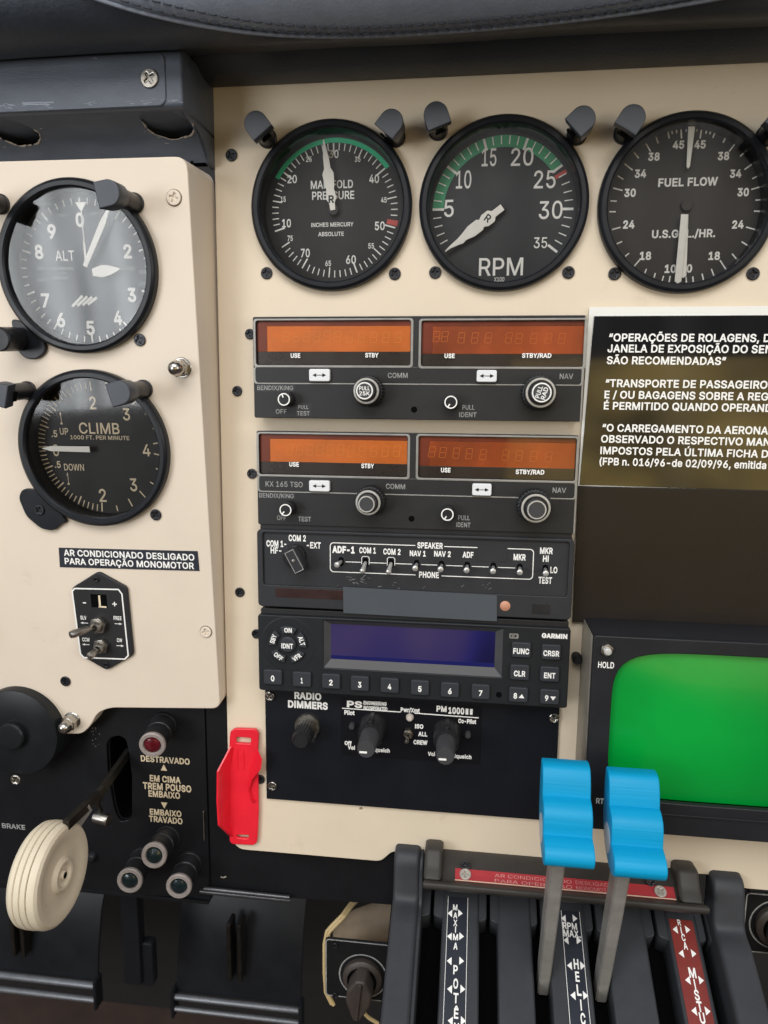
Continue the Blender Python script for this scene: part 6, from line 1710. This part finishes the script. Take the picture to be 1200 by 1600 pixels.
SL = 52.0                                         # length of the skin in its own plane, for the cut-outs
holes = []
for hx_, hy_, ra, rb_ in ((260, 192, 11.4, 13.0), (20, 205, 11.0, 12.0)):
    best = min((abs(PF.px(hx_, hy_, -skin(k_ / 200)[0]).y - skin(k_ / 200)[1]), k_ / 200) for k_ in range(201))[1]
    X_c = PF.px(hx_, hy_, -skin(best)[0]).x
    o = []
    for i in range(44):
        a_ = 2 * PI * i / 44
        k_ = 1 + .05 * math.sin(3 * a_ + 1) + .03 * math.sin(7 * a_ + hx_) + random.uniform(-.02, .02)
        o.append((X_c + ra * k_ * math.cos(a_), best * SL + rb_ * k_ * math.sin(a_) + .10 * ra * math.cos(a_)))
    holes.append(o)


def inside(p, o):
    c_ = False
    for (x1_, y1_), (x2_, y2_) in zip(o, o[1:] + o[:1]):
        if (y1_ > p[1]) != (y2_ > p[1]) and p[0] < (x2_ - x1_) * (p[1] - y1_) / (y2_ - y1_) + x1_: c_ = not c_
    return c_


v2, ed = [], []
for o in holes:
    n0 = len(v2); v2 += [Vector(p_) for p_ in o]; ed += [(n0 + i, n0 + (i + 1) % len(o)) for i in range(len(o))]
for i in range(60):
    for k_ in range(25):
        p_ = (-340 + (xr - 1.2 + 340) * i / 59, SL * k_ / 24)
        if not any(inside(p_, o) for o in holes): v2.append(Vector(p_))
r_ = geometry.delaunay_2d_cdt(v2, ed, [], 0, 1e-5)
tri = [f_ for f_ in r_[2] if not any(inside(sum((r_[0][k_] for k_ in f_), Vector((0, 0))) / len(f_), o) for o in holes)]
to3 = lambda p_, dy=0.0: tuple(t.w(p_[0], skin(max(0, min(1, p_[1] / SL)))[0] + dy, skin(max(0, min(1, p_[1] / SL)))[1]))
sk = t.part('lower_skin', ([to3(p_) for p_ in r_[0]], [tuple(f_) for f_ in tri]), GREY_BOX, smooth=50)
for o in holes:
    n_ = len(o)
    t.part('hole_lip', ([to3(p_) for p_ in o] + [to3(p_, 2.5) for p_ in o], [(k_, (k_ + 1) % n_, n_ + (k_ + 1) % n_, n_ + k_) for k_ in range(n_)]), GREY_BOX, sk)
    fl = []
    for k_ in range(n_):
        if o[k_][1] > sum(q[1] for q in o) / n_ - 1 and random.random() < .85:
            fl.append(tube([to3(o[k_], -.1), to3(o[(k_ + 1) % n_], -.1)], random.uniform(.12, .55), 6))
    for k_ in range(10):
        q = random.choice(o); p_ = (q[0] + random.uniform(-5, 5), q[1] + random.uniform(1.2, 4))
        if not inside(p_, o): fl.append(tube([to3(p_, -.05), to3((p_[0] + random.uniform(.4, 2.2), p_[1] + random.uniform(-.4, .4)), -.05)], random.uniform(.08, .22), 5))
    t.part('chipped_rim', join(*fl), CHIP, sk)
# inset cover plate and its screw
e0 = t.p(258, 88, HB); e1 = t.p(255, 166, HB)
t.part('cover_plate', plate(rrect(-130, e1.y, e0.x, pz(84, HB) - 130, 3.5), HB - .4, HB + .7, .5, 2), GREY_BOX)
q = t.p(235, 124, HB); screw(t, q.x, q.y, HB + .7, 4.0, STEEL, rot=.6)
g = []
for x0_, y0_, x1_, y1_ in ((35, 161, 84, 160), (36, 163, 78, 163.5), (145, 90, 152, 92)):
    a_, b_ = t.p(x0_, y0_, HB + .7), t.p(x1_, y1_, HB + .7)
    g.append(stroke([tuple(a_), tuple(b_)], .5, HB + .76))
for k in range(46):
    x_ = random.uniform(0, 282); q_2 = t.p(x_, 167 + random.uniform(-3, 5) - x_ * .03, HB)
    g.append(stroke([tuple(q_2), (q_2.x + random.uniform(.3, 3), q_2.y + random.uniform(-.3, .3))], random.uniform(.1, .35), HB + random.uniform(.72, .76) if q_2.y > e1.y + 1 and q_2.x < e0.x - 1 else HB + .06))
t.part('scratches', join(*g), mat('scratch_grey', (130, 138, 150), .5, var=.2), smooth=0, weld=False)

# ------------------------------------------------------------------ footwell: floor, bulkhead, pedals
def structure(name, geo, m, kind='structure', smooth=0):
    o = mesh_obj(name, geo, m, smooth); o['kind'] = kind
    return o


def boxg(x0, x1, y0, y1, z0, z1):
    v = [(x, y, z) for x in (x0, x1) for y in (y0, y1) for z in (z0, z1)]
    return v, [(0, 1, 3, 2), (4, 6, 7, 5), (0, 4, 5, 1), (2, 3, 7, 6), (0, 2, 6, 4), (1, 5, 7, 3)]


structure('floor', boxg(-900, 700, -900, 420, -780, -760), FLOORM)
structure('wall', boxg(-900, 700, 400, 410, -760, 240), mat('bulkhead_dark', (34, 31, 30), .8, var=.3, vscale=10))


def back_pt(x, y, h):
    q = PF.px(x, y, h); return q


def pedal(label, x0, x1, ytop, ybar1, ybar2, h):
    a_, b_ = PF.px(x0, ybar1, h), PF.px(x1, ybar1, h)
    zt_ = PF.px((x0 + x1) / 2, ytop, h).y; zb_ = PF.px((x0 + x1) / 2, ybar1, h).y; zc2 = PF.px((x0 + x1) / 2, ybar2, h).y
    cx_ = (a_.x + b_.x) / 2
    t = Thing('rudder_pedal', label, 'pedal', PF, cx_, zb_, h, 'rudder pedals in the dark footwell')
    W_ = (b_.x - a_.x) / 2
    prof = [(0, 0), (-4, (zt_ - zb_) * .3), (-14, (zt_ - zb_) * .7), (-30, zt_ - zb_)]
    o = []
    N2 = len(prof)
    pts_ = [(d_, z_) for d_, z_ in prof] + [(d_ - 3, z_) for d_, z_ in reversed(prof)]
    v, f = plate(pts_, -W_, W_, .8, 2)
    t.part('plate', ([(c_, b2, a2) for a2, b2, c_ in v], f), PEDAL)
    r1 = abs(zb_ - zc2) * .22
    t.part('toe_bar', tube([(-W_ - 1, -2, 4), (W_ + 1, -2, 4)], r1 * .9, 14), mat_bar)
    t.part('toe_bar', tube([(-W_ - 1, zc2 - zb_, 5), (W_ + 1, zc2 - zb_, 5)], r1 * .8, 14), mat_bar)
    br = join(plate(rrect(-7, (zt_ - zb_) * .25, -3, (zt_ - zb_) * .85, 1), -8, 8, .6), plate(rrect(3, (zt_ - zb_) * .25, 7, (zt_ - zb_) * .85, 1), -8, 8, .6))
    t.part('bracket', br, DARKST)
    for sx in (-1, 1):
        t.part('end_cap', plate(rrect(sx * (W_ + 1) - 1.5, zc2 - zb_ - 8, sx * (W_ + 1) + 1.5, 6, 1), -4, 9, .5), PEDAL)
    return t


mat_bar = mat('pedal_bar', (112, 114, 118), .3, metal=.35, var=.15)
pedal('rudder pedal with bright toe bars at the lower left corner', -70, 152, 1385, 1520, 1543, -230)
pedal('rudder pedal with bright toe bars between gear lights and lever quadrant', 276, 470, 1415, 1560, 1580, -230)
# pedal hanger between them
q0, q1 = PF.px(205, 1385, -190), PF.px(205, 1530, -190)
t = Thing('pedal_hanger', 'dark upright steel hanger arm behind the green gear lights', 'pedal arm', PF, q0.x, q1.y, -190)
t.part('arm', plate(rrect(-8, 0, 8, q0.y - q1.y + 30, 2), -6, 6, 1), PEDAL)
t.part('stub', plate(rrect(6, -4, 18, 40, 4), -8, 2, 1.5), PEDAL)

# rotary fuel knob plates left and right of the quadrant
def knob_plate(label, corners, knob, h, cut=False):
    c = PF.px(*knob, h)
    t = Thing('selector_plate', label, 'selector', PF, c.x, c.y, h)
    p0, p1 = t.p(*corners[0], h), t.p(*corners[1], h)
    t.part('plate', plate(rrect(p0.x, p0.y, p1.x, p1.y, 2), -2, 0, .4), BLACKP)
    t.part('edge_line', stroke(rrect(p0.x + .5, p0.y - .5, p1.x - .5, p1.y + .5, 2)[5:22], .7, .06), WORN, smooth=0)
    t.part('dial_ring', ring(14, 14.8, .1, 56), WORN, smooth=0)
    k = t.part('knob', join(lathe([(12, 0), (12, 3), (11, 4), (9, 4.4)], 40), xf(plate(round_poly([(-2.8, 10), (2.8, 10), (7.5, 2), (7.5, -5), (2, -17), (-2, -17), (-7.5, -5), (-7.5, 2)], 1.5), 4, 16, 1.6, 3), Matrix.Rotation(-.1, 4, 'Z'))), mat_selector)
    t.part('knob_ridge', xf(plate(rrect(-1, -15, 1, 9, .6), 15.8, 17.4, .5), Matrix.Rotation(-.1, 4, 'Z')), mat_selector, k)
    for sx, sy in ((-1, 1), (1, 1), (-1, -1)):
        screw(t, sx * 17, sy * 17 + 2, 0, 1.8, SCREWB)
    return t


mat_selector = mat('selector_bronze', (66, 58, 53), .5, var=.2, vscale=80)
knob_plate('dark selector knob on a small black plate left of the quadrant', ((508, 1466), (640, 1570)), (567, 1525), -25)
knob_plate('dark selector knob plate cut off at the right edge beyond quadrant', ((1166, 1394), (1300, 1500)), (1215, 1445), -15)

# cream wires and a duct behind the left selector plate
def w3(x, y, h):
    q = PF.px(x, y, h); return (q.x, -h, q.y)


c = PF.px(530, 1430, -40)
t = Thing('wire_bundle', 'cream coloured wires looping behind the selector plate left of quadrant', 'wires', PF, c.x, c.y, -40)
for off in (0, 3.2):
    pth = [w3(x + off, y + off * .6, h) for x, y, h in ((560, 1400, -60), (548, 1412, -45), (535, 1430, -36), (520, 1445, -33), (511, 1455, -32), (507, 1475, -30), (507, 1520, -29), (509, 1550, -29), (518, 1568, -30))]
    t.part('wire', tube([tuple(t.w(*p)) for p in pth], 1.2, 8), WIRE)
pth = [w3(x, y, h) for x, y, h in ((563, 1572, -26), (568, 1582, -24), (576, 1590, -24), (592, 1600, -25))]
t.part('wire', tube([tuple(t.w(*p)) for p in pth], 1.1, 8), WIRE)
c = PF.px(580, 1440, -70)
t = Thing('air_duct', 'beige rounded duct showing in the gap left of the quadrant', 'duct', PF, c.x, c.y, -70)
pth = [w3(x, y, h) for x, y, h in ((545, 1470, -75), (565, 1452, -72), (600, 1440, -72), (640, 1440, -76))]
t.part('duct_body', tube([tuple(t.w(*p)) for p in pth], 13, 20), DUCT)
